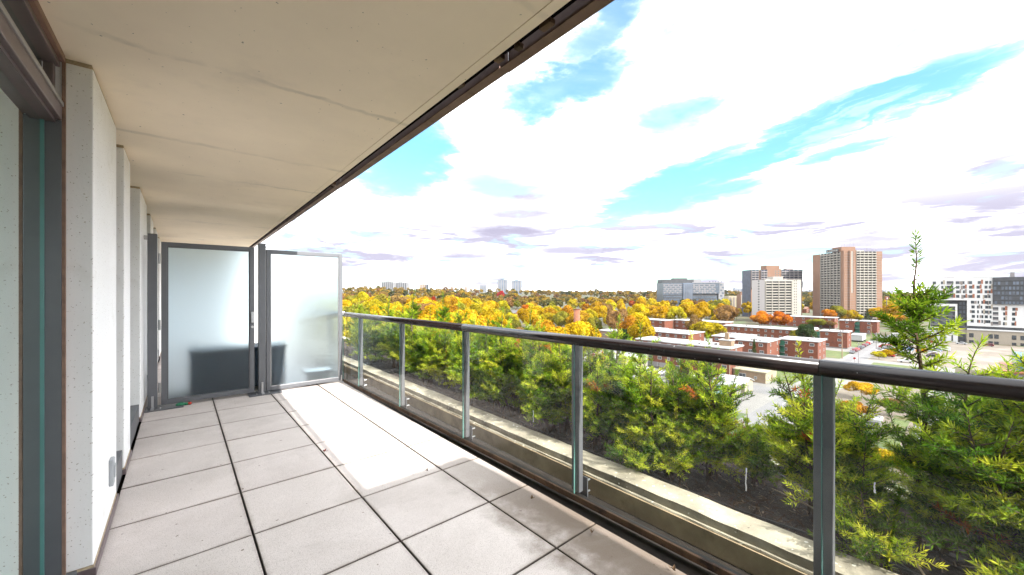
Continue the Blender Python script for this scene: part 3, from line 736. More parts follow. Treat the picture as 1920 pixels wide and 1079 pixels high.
def brick_complex(lab, blocks, H=9., storeys=3, wall='brick', balconies=(), step=3.6, group='low brick housing blocks', wins=True, wx=1.7):
    bx, by = blocks[0][0], blocks[0][2]; zb = gz(bx, by)
    t = thing('brick_building', lab, 'building', (bx, by, zb), 0, group)
    fh = H / storeys
    for n, (x0, x1, y0, y1, *fl) in enumerate(blocks):
        x0 -= bx; x1 -= bx; y0 -= by; y1 -= by; e = n * .004
        MB().box(x0, x1, y0, y1, 0, H - e).build('wall', M[wall], t)
        r = MB().box(x0 - .45, x1 + .45, y0 - .45, y1 + .45, H + .003 - e, H + .32 - e)
        # low upstand round the roof
        for q in ((x0 - .45, x0 - .1, y0 - .45, y1 + .45), (x1 + .1, x1 + .45, y0 - .45, y1 + .45), (x0 - .1, x1 + .1, y0 - .45, y0 - .1), (x0 - .1, x1 + .1, y1 + .1, y1 + .45)): r.box(*q, H + .321 - e, H + .45 - e)
        rf = r.build('roof', M['white_roof'], t)
        rr = random.Random(n * 7 + int(bx))
        for k in range(3):
            vx, vy = rr.uniform(x0 + 1.5, x1 - 1.5), rr.uniform(y0 + 1.5, y1 - 1.5)
            MB().box(vx - .5, vx + .5, vy - .4, vy + .4, H + .33, H + 1.0).build('roof_vent', M['tower_grey'], rf)
        MB().box(x0 - .05, x1 + .05, y0 - .06, y1 + .05, 0, .6).build('foundation', M['concrete'], t)
        if not wins: continue
        ny = int((y1 - y0 - 1.5) / step)
        for s in range(storeys):
            for k in range(ny):
                window(t, x0, y0 + (y1 - y0) * (k + .5) / ny + rr.uniform(-.4, .4), s * fh + 1.0, wx if (k + s) % 3 else 1.15, 1.35, 'x')
            nx = max(1, int((x1 - x0 - 2) / 6))
            if 'e' in fl:
                for k in range(nx): window(t, x0 + (x1 - x0) * (k + .5) / nx, y0, s * fh + 1.0, 1.1, 1.3, 'y')
    for (x, y, w) in balconies:
        for s in range(storeys):
            b = MB().box(x - bx - 1.6, x - bx, y - by - w / 2, y - by + w / 2, s * fh + .12, s * fh + .3).build('balcony', M['tower_grey'], t)
            MB().box(x - bx - 1.6, x - bx - 1.52, y - by - w / 2, y - by + w / 2, s * fh + .301, s * fh + 1.3).build('railing_panel', M['green_panel'], b)
        MB().box(x - bx - .12, x - bx - .003, y - by - w / 2 + .2, y - by + w / 2 - .2, .3, H - .4).build('balcony_wall', M['green_panel'], t)
    return t

brick_complex('brick block with white roof, green balconies and bright end wall, mid estate',
              [(217, 232, 43.2, 58, 'e'), (198, 217.2, 57.5, 70.5, 'e'), (206, 226, 70.6, 84)], balconies=((216.6, 58.6 - 1.5, 3.2),))
brick_complex('brick block with bright end wall standing on the lawn beside the parked cars', [(279, 290.5, 42.6, 54.5, 'e'), (281, 292, 58, 64, 'e')], balconies=((280.8, 56.3, 3),))
brick_complex('far brick block with green balconies in front of the brown tower', [(392, 405, 43, 52.6, 'e'), (391, 404, 55.6, 64.5, 'e')], balconies=((393.5, 54.1, 3),), step=4.2)
brick_complex('long low brick row with a strip of small windows behind the dark pine', [(272, 286, 66.5, 104, 'e'), (288, 300, 60, 66.4, 'e')], H=9, step=3.3, wx=1.2)
brick_complex('brick block with stepped white roofs right of the yellow wood', [(203, 222, 95, 118, 'e'), (206, 225, 118.1, 133, 'e')], step=4.2)
brick_complex('flat white roofed row behind the round green yellow tree', [(296, 310, 112, 150, 'e'), (282, 296, 150.2, 176)], wins=True, step=5)
brick_complex('distant white roofed row between the cream tower and the estate', [(418, 432, 72, 128, 'e')], step=6)
b7 = brick_complex('nearest four storey brick block with a row of white framed windows above parked cars', [(150.5, 163, 55.5, 93, 'e')], H=11, storeys=4, step=4.0)
def roof_stack():
    MB().box(5, 8.2, 1.2, 5.5, 11.33, 13.4).build('stair_housing', M['tan_brick'], b7)
    MB().box(4.8, 8.4, 1.0, 5.7, 13.403, 13.7).build('stair_roof', M['white_roof'], b7)
    MB().box(6, 7.2, 2.6, 3.9, 13.71, 16.2).build('chimney', M['tan_brick'], b7)
    for k in range(4): MB().box(-.05, -.005, 24 + k * 3.3, 26.8 + k * 3.3, .3, 2.6).build('garage_door', M['tower_grey'], b7)
    MB().box(-.12, .06, -.14, .02, 0, 11).build('corner_strip', M['cream_wall'], b7)
roof_stack()
def annex():
    t = thing('annex', 'one storey flat roofed annex with end wall coloured sunlit cream beside the red car', 'building', (153.2, 45, GZ))
    MB().box(0, 12, 0, 10.2, 0, 3.6).build('wall', M['tan_brick'], t)
    MB().box(-.02, 12, -.08, -.004, 0, 3.59).build('end_wall', M['cream_wall'], t)  # cream sheet colours the sunlit end paler than the tan wall
    MB().box(-.4, 12.4, -.5, 10.2, 3.603, 3.95).build('roof', M['cream_wall'], t)
    r = random.Random(4)
    for k in range(14):
        x, y = r.uniform(2, 10), r.uniform(3, 8); MB().ball((x, y, 3.95), r.uniform(.25, .5), 7, 4, .6).build('roof_debris', M['tower_grey'], t)
    window(t, 0, 7.2, 1.0, 2.4, 1.6, 'x'); window(t, 0, 3.0, 1.1, .9, 1.0, 'x'); window(t, 2.6, -.08, 1.0, 1.0, 1.5, 'y')
    MB().box(6.0, 7.4, -.14, -.083, .05, 2.3).build('door', M['tower_brown'], t)
annex()
def flat_house(lab, x0, x1, y0, y1, H, wall, clutter=0, step=4, cat='building'):
    t = thing('flat_roofed_building', lab, cat, (x0, y0, gz(x0, y0)))
    X, Y = x1 - x0, y1 - y0
    MB().box(0, X, 0, Y, 0, H).build('wall', M[wall], t)
    MB().box(-.3, X + .3, -.3, Y + .3, H + .003, H + .3).box(-.3, 0, -.3, Y + .3, H + .301, H + .6).box(X, X + .3, -.3, Y + .3, H + .301, H + .6).box(0, X, -.3, 0, H + .301, H + .6).build('roof', M['white_roof'], t)
    r = random.Random(int(x0))
    for k in range(clutter):
        a, b = r.uniform(1, X - 2), r.uniform(1, Y - 2); MB().box(a, a + r.uniform(.8, 2), b, b + r.uniform(.8, 2), H + .302, H + r.uniform(.8, 1.6)).build('roof_unit', M['tower_grey'], t)
    n = max(1, int(Y / step))
    for k in range(n): window(t, 0, Y * (k + .5) / n, 1.0 if H < 5 else H - 2.6, 1.6, 1.3, 'x')
    return t
flat_house('low tan building with pale cluttered roof seen through the glass below the rail', 131, 147, 86, 103, 5, 'cream_wall', 6)
flat_house('brick house with white roof glimpsed between the left shrubs and the rail', 138, 152, 152, 166, 6.2, 'tan_brick', 2)
flat_house('tan walled building with white roof beside the tall round chimney', 200, 216, 136, 152, 7, 'tan_brick', 2)
flat_house('long white roofed shed left of the tall round chimney', 176, 196, 176, 200, 5.5, 'cream_wall', 2)
flat_house('small cream box hut in the court below the near post', 117, 120.5, 12.5, 16, 3, 'tower_grey', 1)
def shed(lab, x, y, X, Y, H, roof, wall, pitch=1.2, rz=0):
    t = thing('shed', lab, 'shed', (x, y, GZ), rz)
    MB().prism([(0, 0), (X, 0), (X, H), (X / 2, H + pitch), (0, H)], .1, Y - .1).build('wall', M[wall], t)
    mb = MB(); mb.prism([(-.3, H - .05), (X / 2, H + pitch + .02), (X + .3, H - .05), (X + .3, H + .15), (X / 2, H + pitch + .24), (-.3, H + .15)], -.3, Y + .3); mb.build('roof', M[roof], t)
    MB().box(X * .3, X * .55, .03, .097, .1, H * .8).build('door', M['tower_grey'], t)
shed('pale gabled shed in the yard in front of the brick block', 133, 44.5, 7, 8, 3.2, 'white_roof', 'cream_wall')
flat_house('white flat roof of a yard building beside the gabled shed', 124, 131, 45, 53.5, 3.4, 'tower_grey', 1)
flat_house('second white flat yard roof with dark side and rooftop unit', 128, 133.5, 55.5, 64, 3.2, 'charcoal', 2)
def canopy():
    t = thing('canopy', 'blue glass canopy with green edge low in front of the yard roofs', 'canopy', (113, 43, GZ))
    MB().box(0, 8, 0, 15, 3.4, 3.6).build('roof', M['glass_roof'], t)
    MB().box(8.003, 8.4, -.2, 15.2, 3.3, 3.9).build('edge', M['green_panel'], t)
    for x in (.3, 7.5):
        for y in (.3, 7.5, 14.5): MB().box(x, x + .2, y, y + .2, 0, 3.39).build('post', M['tower_grey'], t)
canopy()

def smokestack():
    x, y = 174, 146; g = gz(x, y)
    t = thing('smokestack', 'tall round brick chimney rising out of the yellow trees', 'chimney', (x, y, g)); H = -9.3 - g
    MB().tube([(0, 0, 0), (0, 0, H)], [2.1, 1.75], 24).build('shaft', city('orange chimney brick', (.26, .10, .05), .9, var=.15, vscale=.6), t, smooth=True)
    MB().tube([(0, 0, H), (0, 0, H + .5)], [1.95, 1.95], 24).build('cap', M['brick'], t)
    MB().tube([(0, 0, H + .5), (0, 0, H + .52)], [1.3, 1.3], 20).build('flue', M['black'], t)
smokestack()

# ------------------------------------------------------------------ towers, set square to the line of sight
def tower_root(name, lab, px, t, cat='tower', g=None, base=None):
    p = at_depth(px, HORIZON, t); z = gz(p[0], p[1]) if base is None else base
    return thing(name, lab, cat, (p[0], p[1], z), -YAW, g), z
def balcony_stack(t, face, a0, a1, floors, fh, z0, slab_mat, dark, bays, depth=1.5, parapet=.92):
    """continuous balconies on a face at x=0 (face 'x') or y=0 (face 'y'), from a0 to a1 along it; one part per storey"""
    s = MB(); d = MB(); w = a1 - a0
    def bx(mb, o0, o1, p0, p1, q0, q1):
        if face == 'y': mb.box(p0, p1, o0, o1, q0, q1)
        else: mb.box(o0, o1, p0, p1, q0, q1)
    bx(s, -depth, -.01, a0, a1, -.1, .1); bx(s, -depth - .08, -depth - .001, a0, a1, -.12, parapet)
    for k in range(bays + 1):
        c = a0 + w * k / bays; c0, c1 = max(a0, c - .15), min(a1, c + .15)
        if c1 > c0: bx(s, -depth + .02, -.012, c0, c1, .102, fh - .12)
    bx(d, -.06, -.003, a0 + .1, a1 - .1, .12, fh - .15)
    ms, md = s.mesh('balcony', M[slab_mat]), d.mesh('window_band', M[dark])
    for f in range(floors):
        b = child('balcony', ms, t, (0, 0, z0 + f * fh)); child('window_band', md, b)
def brown_tower():
    t, g = tower_root('apartment_tower', 'tallest apartment tower with brown brick core and white balcony bands', 1582, 413, base=GZ)
    H = 74; fh = H / 27
    MB().box(0, 40.6, 0, 42, 0, H - .5).build('wall', M['tower_white'], t)
    MB().box(33.6, 40.62, -.4, 42.1, 0, H).build('brick_end', M['tower_brown'], t)
    MB().box(-.4, 8, 30, 42.12, 0, H - .02).build('brick_end', M['tower_brown'], t)
    MB().box(-.8, 4.4, -1.0, 3, 0, H + 1.0).build('core', M['tower_brown'], t)
    MB().box(4.4, 9.6, -2.4, 3.01, 0, H + .6).build('core', M['tower_brown'], t)
    MB().box(9.6, 12.2, -1.1, 3, 0, H + .98).build('core', M['tower_brown'], t)
    MB().box(6.0, 7.2, -2.46, -2.41, 30, H).build('stair_glazing', M['tower_white'], t)
    MB().box(7.4, 7.9, -2.46, -2.41, 30, H).build('stair_slot', M['tower_dark'], t)
    for k in range(26):
        pass
    lines = MB()
    for k in range(1, 27):
        z = k * fh; lines.box(33.5, 40.7, -.46, -.405, z, z + .28); lines.box(-.86, 9.7, -2.47, -2.405, z, z + .22)
    lines.build('floor_lines', M['taupe_panel'], t)
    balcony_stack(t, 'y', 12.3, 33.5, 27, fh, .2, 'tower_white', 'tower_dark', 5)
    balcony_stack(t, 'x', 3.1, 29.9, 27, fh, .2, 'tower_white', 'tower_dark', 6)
    MB().box(1.0, 16, 4, 16, H, H + 5.5).build('penthouse', M['tower_brown'], t)
    MB().box(-.9, -.4, 6, 22, H + .6, H + 3.6).build('rooftop_sign', M['charcoal'], t)
    for k in range(6): MB().box(-.96, -.905, 7 + k * 2.5, 8.4 + k * 2.5, H + 1.4, H + 2.8).build('sign_letter', M['tower_white'], t)
    MB().box(18, 26, 5, 14, H, H + 2).build('roof_unit', M['tower_white'], t)
    r = random.Random(2)
    for x, h in ((2, 7), (5, 9), (8, 6.5), (11, 10), (14.5, 9.5), (29, 6), (33, 7), (37, 5)): MB().tube([(x, 5, H), (x, 5, H + h + 1)], [.22, .12], 5).build('antenna', M['tower_grey'], t)
    MB().box(-.1, -.02, 22.8, 25.2, H * .5, H * .5 + 2.6).build('dark_patch', M['charcoal'], t)
brown_tower()
def cream_tower():
    t, g = tower_root('apartment_block', 'cream white apartment tower with balcony bands and blank right side', 1434, 395, base=GZ)
    H = 43.6; fh = H / 16
    MB().box(0, 37, 0, 21, 0, H).build('wall', M['tower_white'], t)
    MB().box(-.12, -.002, 0, 21, 0, H - .01).build('side_wall', M['lifted_side'], t)  # paler sheet lifts the tower's shaded left side
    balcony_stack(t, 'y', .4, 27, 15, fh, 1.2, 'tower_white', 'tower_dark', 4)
    for f in range(16):
        for x in (30, 32): window(t, x, 0, f * fh + .9, .9, 1.2, 'y', 'tower_dark', .05)
        window(t, -.12, 9.5, f * fh + .7, 2.6, 1.4, 'x', 'tower_grey', .05)
    MB().box(12, 22, 5, 15, H, H + 3.2).build('penthouse', M['tower_white'], t)
    for x in range(4): MB().box(2.5 + x * 6, 5 + x * 6, 1, 2.5, H, H + 1).build('roof_unit', M['tower_grey'], t)
cream_tower()
def dark_tower():
    t, g = tower_root('apartment_slab', 'dark topped tower with navy balconies and brick core behind the cream tower', 1408, 470, base=GZ)
    H = 57.5; fh = 2.8
    MB().box(0, 62, 0, 18, 0, H).build('wall', M['tower_brown'], t)
    balcony_stack(t, 'y', .3, 9, 8, fh, H - 8 * fh + .2, 'tower_grey', 'navy', 2)
    balcony_stack(t, 'y', 11.6, 19, 8, fh, H - 8 * fh + .2, 'tower_grey', 'navy', 2)
    balcony_stack(t, 'y', 36, 61.7, 8, fh, H - 8 * fh + .2, 'tower_grey', 'navy', 5)
    MB().box(-.1, -.002, .2, 18, 0, H - .02).build('side_wall', M['navy'], t)
    MB().box(62.002, 62.1, .2, 18, 0, H - .02).build('side_wall', M['navy'], t)
    MB().box(19.2, 35.8, -1.2, 12, 0, H + 1).build('core', M['tower_brown'], t)
    MB().box(20, 36, 2, 13, H + 1.003, H + 5.5).build('penthouse', M['tower_brown'], t)
    for f in range(6):
        for x in (29, 32.5): window(t, x, -1.2, H - 2.4 - f * fh, 1.8, 1.5, 'y', 'tower_white', .05)
    MB().box(46, 54, 4, 10, H, H + 2).build('roof_unit', M['tower_grey'], t)
dark_tower()
def hospital():
    T = 700; k = T / FPX
    t, g = tower_root('glass_building', 'wide grey glass institutional building with dark rooftop storey beyond the wood', 1243, T)
    X = lambda px: (px - 1243) * k
    Z = lambda py: 1.5 - (py - HORIZON) * k - g
    def blk(name, x0, x1, p0, p1, y0, y1, mat): return MB().box(X(x0), X(x1), y0, y1, Z(p1), Z(p0)).build(name, M[mat], t)
    blk('wall', 1243, 1280, 531, 585, 0, 30, 'grey_glass'); blk('wall', 1298, 1349, 531, 551, 0, 30, 'grey_glass')
    blk('curtain_wall', 1280.05, 1297.95, 531, 585, -1.5, 30, 'far_blue')
    blk('penthouse', 1243, 1301, 524.6, 530.95, .4, 26, 'charcoal'); blk('plant_room', 1302, 1316, 524.3, 530.9, 3, 24, 'far_white')
    blk('roof_unit', 1266, 1290, 522, 524.5, 4, 18, 'charcoal'); blk('roof_slab', 1298, 1352, 529.6, 530.95, -.4, 30, 'far_white')
    blk('setback', 1298.1, 1346, 551.05, 556, 2.2, 30, 'charcoal'); blk('lower_wall', 1298.1, 1345, 556.05, 585, .8, 30, 'grey_glass')
    blk('end_wall', 1349.05, 1360, 530.5, 585, 3, 30, 'far_white')
    for f in range(5):
        y = 533.3 + f * 3.6
        blk('spandrel', 1243.4, 1279.4, y, y + 1.1, -.3, -.02, 'far_white'); blk('spandrel', 1298.4, 1341, y, y + 1.0, -.3, -.02, 'far_white')
        for j in range(5 + f % 2):
            a = 1300 + ((j * 9.7 + f * 5.3) % 44); blk('bright_pane', a, a + 2.4, y + 1.3, y + 2.9, -.3, -.02, 'tower_grey')
        for j in range(4):
            a = 1244 + ((j * 8.9 + f * 4.1) % 33); blk('bright_pane', a, a + 2.2, y + 1.3, y + 2.9, -.3, -.02, 'tower_grey')
    for f in range(6): blk('end_window', 1352 + (f % 2) * 3, 1356 + (f % 2) * 3, 533 + f * 5.2, 535.6 + f * 5.2, 2.8, 2.98, 'grey_glass')
    for f in range(2): blk('dark_strip', 1298.4, 1343, 560 + f * 4.5, 561.5 + f * 4.5, .5, .78, 'charcoal'); blk('dark_strip', 1243.4, 1279.4, 553 + f * 5, 555 + f * 5, -.3, -.02, 'charcoal')
    for j in range(9):
        blk('mullion', 1281 + j * 1.95, 1281.5 + j * 1.95, 533, 580, -1.8, -1.52, 'far_white' if j % 2 else 'grey_glass')
    for j, x in enumerate((1332, 1338, 1343, 1348, 1354)): blk('roof_mast', x, x + 1.2, 527.5, 529.55, 3, 4, 'charcoal')
hospital()

def plain_tower(lab, px0, px1, top, T, mat='far_white', stripes=0, smat='far_blue', group='far towers on the skyline', depth=None, base=None, crown=None):
    t, g = tower_root('distant_tower', lab, px0, T, 'tower', group, base)
    k = T / FPX; W = (px1 - px0) * k; H = 1.5 - (top - HORIZON) * k - g; D = depth or W * .8
    MB().box(0, W, 0, D, 0, H).build('wall', M[mat], t)
    for j in range(stripes):
        a = W * (j + .28) / stripes; MB().box(a, a + W / stripes * .45, -.6, -.02, 4, H - 2).build('window_strip', M[smat], t)
        for q in range(0): pass
    if crown: MB().box(W * .3, W * .65, 2, D * .7, H, H + crown).build('penthouse', M[mat], t)
    return t
plain_tower('leftmost far slab tower, wide and white with dark vertical strips', 715.5, 737, 529, 2000, stripes=6, smat='charcoal', crown=5)
plain_tower('far white slab adjoining the leftmost one, slightly lower with dark strips', 738.5, 762.5, 530.2, 2050, stripes=6, smat='charcoal', crown=4)
plain_tower('pale beige far block right of the white slab pair', 786, 799, 533.2, 2000, 'tower_white', 4, 'tower_brown', crown=3)
plain_tower('narrow grey far block attached to the pale beige one', 799.6, 803.5, 533, 1990, 'far_blue', 1, 'charcoal')
plain_tower('small brown far block left of centre on the skyline', 844, 850, 537.5, 1900, 'tower_brown', 2, 'tower_white')
plain_tower('second small brown far block, right of the first on the skyline', 870.5, 876, 538, 1900, 'tower_brown', 2, 'tower_white')
plain_tower('wide pale far block left of the twin grey towers', 898.5, 911.5, 535, 2300, 'far_white', 5, 'far_blue')
plain_tower('left one of the twin blue grey towers on the skyline', 933, 951, 525, 1700, 'far_blue', 4, 'far_white', crown=4)
plain_tower('right one of the twin blue grey towers on the skyline', 959.5, 978.5, 527, 1600, 'far_blue', 4, 'far_white', crown=3)
plain_tower('low faint far block between the pale block and the twin towers', 914, 922, 541, 2600, 'far_blue', 2, 'far_white')
for i, (a, b, tp) in enumerate(((1367, 1372, 543.5), (1377, 1384, 540.2), (1385.5, 1389.5, 542.2), (1390.5, 1400, 541.8), (1402, 1407, 543), (1505.5, 1510, 545), (1512, 1517, 544.2), (1519, 1523, 543.2), (1525, 1530, 545), (1656, 1664, 544), (1668, 1675, 545.5))):
    where = ('between the glass building and the cream tower' if b < 1408 else 'between the cream tower and the brown tower' if b < 1531 else 'right of the brown tower')
    plain_tower('faint blue far tower ' + where, a, b, tp, 3600, 'far_blue', 2, 'far_white', group='faint far towers ' + where)
plain_tower('yellowish beige mid distance block right of the glass building', 1366.5, 1386, 555.5, 640, 'cream_wall', 3, 'taupe_panel', None, 14)
plain_tower('dark brown church like block left of the cream tower', 1388.5, 1397, 551.5, 620, 'tower_brown', 2, 'tower_white', None, 10, crown=3)

# white apartment house with coloured panels, facing straight at the balcony
def panel_house():
    X0 = 372.; t = thing('apartment_house', 'white apartment house with orange and grey panels and a dark glass corner', 'apartment house', (X0, -5, GZ))
    def yz(px, py): p = at_x(px, py, X0); return p[1] + 5, p[2] - GZ
    zp = lambda py: 1.5 - GZ - (py - HORIZON) * 249.5 / FPX       # storeys stay level
    yp = lambda px: yz(px, 600)[0]
    def blk(name, px0, px1, py0, py1, d0, d1, mat, parent=t): return MB().box(-d0, d1, yp(px1), yp(px0), zp(py1), zp(py0)).build(name, M[mat], parent)
    blk('wall', 1745, 1861, 521.5, 563, 0, 20, 'house_white'); blk('wall', 1813, 1861.05, 563.05, 609, -.002, 20, 'house_white')
    blk('wall', 1861.1, 2010, 569, 609, -.002, 20, 'house_white')
    blk('dark_wing', 1861.1, 2010, 522, 568.9, 1.2, 20, 'charcoal')
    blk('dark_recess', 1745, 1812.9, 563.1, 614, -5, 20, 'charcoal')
    # white framed box with dark balconies
    for q in ((1745, 1795, 570, 574.5), (1791, 1795, 574.55, 613), (1745, 1795, 613.05, 615.5)): blk('box_frame', *q, 1.6, 5, 'house_white')
    blk('box_glazing', 1745, 1790.9, 574.6, 613, .3, 5, 'charcoal')
    for k in range(4): blk('balcony', 1746, 1790.8, 583.3 + k * 8.3, 584.3 + k * 8.3, 1.4, -.31, 'tower_grey')
    for k in range(4):
        for j in range(3): blk('balcony_door', 1752 + j * 13, 1760 + j * 13, 577 + k * 8.3, 582.4 + k * 8.3, .38, -.31, 'grey_glass')
    # podium
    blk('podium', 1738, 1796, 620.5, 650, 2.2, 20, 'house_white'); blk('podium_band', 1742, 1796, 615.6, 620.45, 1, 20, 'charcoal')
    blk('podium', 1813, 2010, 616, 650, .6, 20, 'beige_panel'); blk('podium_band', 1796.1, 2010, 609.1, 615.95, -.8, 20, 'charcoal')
    blk('podium_cornice', 1813, 2010, 613.6, 616, 1.2, .5, 'house_white'); blk('podium_link', 1796.1, 1812.9, 616, 650, -1, 20, 'beige_panel')
    for a, b, c, d in ((1753, 1756.5, 625, 640), (1763, 1773, 626, 640), (1784, 1787, 627, 638), (1741, 1743, 626, 642)): blk('window', a, b, c, d, 2.3, -2.19, 'charcoal')
    for a in (1817, 1853, 1864, 1897, 1913): blk('window', a, a + 8.5, 622, 629.5, .7, -.59, 'pane'); blk('window', a, a + 8.5, 634.5, 644, .7, -.59, 'pane')
    blk('doorway', 1797, 1811, 625, 645, -.9, 1, 'charcoal')
    # windows of the white wall, storey by storey
    up = [(1749, 1755, 'n'), (1765, 1769, 's'), (1775, 1787.5, 'b'), (1791.5, 1798, 'n'), (1806, 1809.5, 's'), (1817, 1823, 'n'), (1832, 1838, 'n'), (1846, 1851.5, 'n'), (1854, 1858, 's')]
    lo = [(1821, 1827, 'n'), (1832, 1835, 's'), (1840, 1843, 's'), (1847, 1853, 'n'), (1854.5, 1858, 's')]
    lo2 = [(1861.5, 1872, 'b'), (1881, 1884.5, 's'), (1897, 1903, 'n')]
    r = random.Random(12)
    def row(lst, y, p):
        for a, b, kd in lst:
            j = r.uniform(-1.2, 1.2) if kd != 'b' else 0
            if kd == 'b':
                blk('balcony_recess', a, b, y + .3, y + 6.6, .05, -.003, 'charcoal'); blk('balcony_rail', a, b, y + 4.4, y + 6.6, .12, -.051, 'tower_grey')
            else: blk('window', a + j, b + j, y + .6, y + 5.8, .08, -.003, 'pane')
            if r.random() < p: blk('colour_panel', b + j + .1, b + j + r.uniform(3, 5), y + r.choice((.6, -1.6)), y + 5.8, .06, -.003, r.choice(('orange_panel', 'orange_panel', 'taupe_panel', 'beige_panel')))
            if r.random() < p * .6: blk('colour_panel', a + j - r.uniform(2.5, 4.5), a + j - .1, y + .5, y + r.choice((5.8, 7.4)), .055, -.003, r.choice(('taupe_panel', 'beige_panel', 'taupe_panel')))
    for k in range(4): row(up, 527.6 + k * 8.35, .55)
    for k in range(5): row(lo, 563 + k * 8.5, .45)
    for k in range(4): row(lo2, 574 + k * 8.5, .45)
    for k in range(5):
        blk('floor_band', 1861.2, 2009, 528.5 + k * 8.5, 529.4 + k * 8.5, 1.35, -1.19, 'tower_dark')
        for j in range(11):
            a = 1864 + j * 7 + r.uniform(-1, 1)
            if a < 1921 and r.random() < .75: blk('glass_panel', a, a + 4.6, 529.9 + k * 8.5, 535.2 + k * 8.5, 1.28, -1.19, 'grey_glass' if r.random() < .7 else 'far_blue')
    for k in range(6):
        for j in range(2): blk('glass_panel', 1798 + j * 7, 1803 + j * 7, 566 + k * 8, 571.5 + k * 8, -4.9, 5.0, 'grey_glass')
    blk('roof_unit', 1896, 1904, 513.5, 521.9, -6, 12, 'tower_grey'); blk('roof_unit', 1760, 1790, 519, 521.4, -6, 14, 'house_white'); blk('parapet', 1745, 1861, 520.6, 521.45, -.3, 20, 'tower_grey')
    blk('roof_rail', 1800, 1870, 518.6, 519, -4, 4.1, 'tower_grey')
panel_house()
def glass_pavilion():
    t = thing('glass_pavilion', 'low teal glass roofed pavilion with orange deck at the right edge', 'pavilion', (214, -18.5, GZ))
    MB().box(0, 26, -6, 10, 0, 4.2).build('wall', M['tower_grey'], t); MB().box(-.6, 26, -6.5, 10.4, 4.203, 4.8).build('roof', M['orange_panel'], t)
    MB().box(2, 22, -5, 7.5, 4.803, 9.5).build('lantern', M['glass_roof'], t)
    for k in range(7): MB().box(1.9, 1.995, -5 + k * 2.08, -4.85 + k * 2.08, 4.81, 9.5).build('mullion', M['white_trim'], t)
glass_pavilion()

# houses among the trees
def house(lab, px, T, W, D, H, rz, wall, roof):
    p = at_depth(px, HORIZON, T); t = thing('house', lab, 'house', (p[0], p[1], gz(p[0], p[1])), -YAW + rz, 'houses among the yellow trees')
    MB().prism([(0, 0), (W, 0), (W, H), (W / 2, H + W * .32), (0, H)], 0, D).build('wall', M[wall], t)
    mb = MB(); e = .5; pk = H + W * .32
    mb.prism([(-e, H - .25), (W / 2, pk + .05), (W + e, H - .25), (W + e, H + .1), (W / 2, pk + .42), (-e, H + .1)], -e, D + e); r = mb.build('roof', M[roof], t)
    MB().box(W * .7, W * .7 + .9, D * .5, D * .5 + .9, H + 1, pk + 1.6).build('chimney', M['brick'], r)
    for x in (W * .25, W * .7):
        for z in (1.0, 3.9): window(t, x, 0, z, 1.2, 1.4, 'y')
HOUSES = [(742, 420, 'white house with grey roof peeping from yellow trees under the white slab towers', 'white_trim', 'dark_roof'),
          (796, 330, 'cream house roof between the two yew sprigs above the far rail', 'cream_wall', 'white_roof'), (808, 520, 'house with pale roof beside a dark maroon tree', 'white_trim', 'dark_roof'),
          (888, 380, 'steep dark roofed house in the wood below the twin towers', 'white_trim', 'dark_roof'), (966, 430, 'grey roofed house in the wood right of the twin towers', 'brick', 'dark_roof'),
          (1045, 520, 'mauve grey house left of the tall round chimney', 'tower_grey', 'dark_roof'), (1070, 900, 'distant pale house on the wooded rise', 'white_trim', 'dark_roof'),
          (1115, 880, 'distant green grey steep roofed house on the wooded rise', 'cream_wall', 'dark_roof'), (1162, 460, 'cream gabled house in yellow trees right of the chimney', 'cream_wall', 'tan_brick'),
          (1223, 700, 'house left of the glass building', 'white_trim', 'dark_roof'), (1302, 430, 'white gable end in the trees below the glass building', 'white_trim', 'charcoal'),
          (1512, 560, 'red roofed house between the cream and brown towers', 'brick', 'tower_brown'), (748, 215, 'pale roof just above the far end of the rail', 'white_trim', 'white_roof'),
          (972, 235, 'white house just above the rail with green porch roof', 'white_trim', 'dark_roof'), (1005, 250, 'white tent like roof just above the rail left of the chimney', 'white_trim', 'white_roof')]
hr = random.Random(8)
for px, T, lab, w, rf in HOUSES: house(lab, px, T, hr.uniform(8, 11), hr.uniform(9, 13), hr.uniform(5.5, 7.5), hr.uniform(-.9, .9), w, rf)

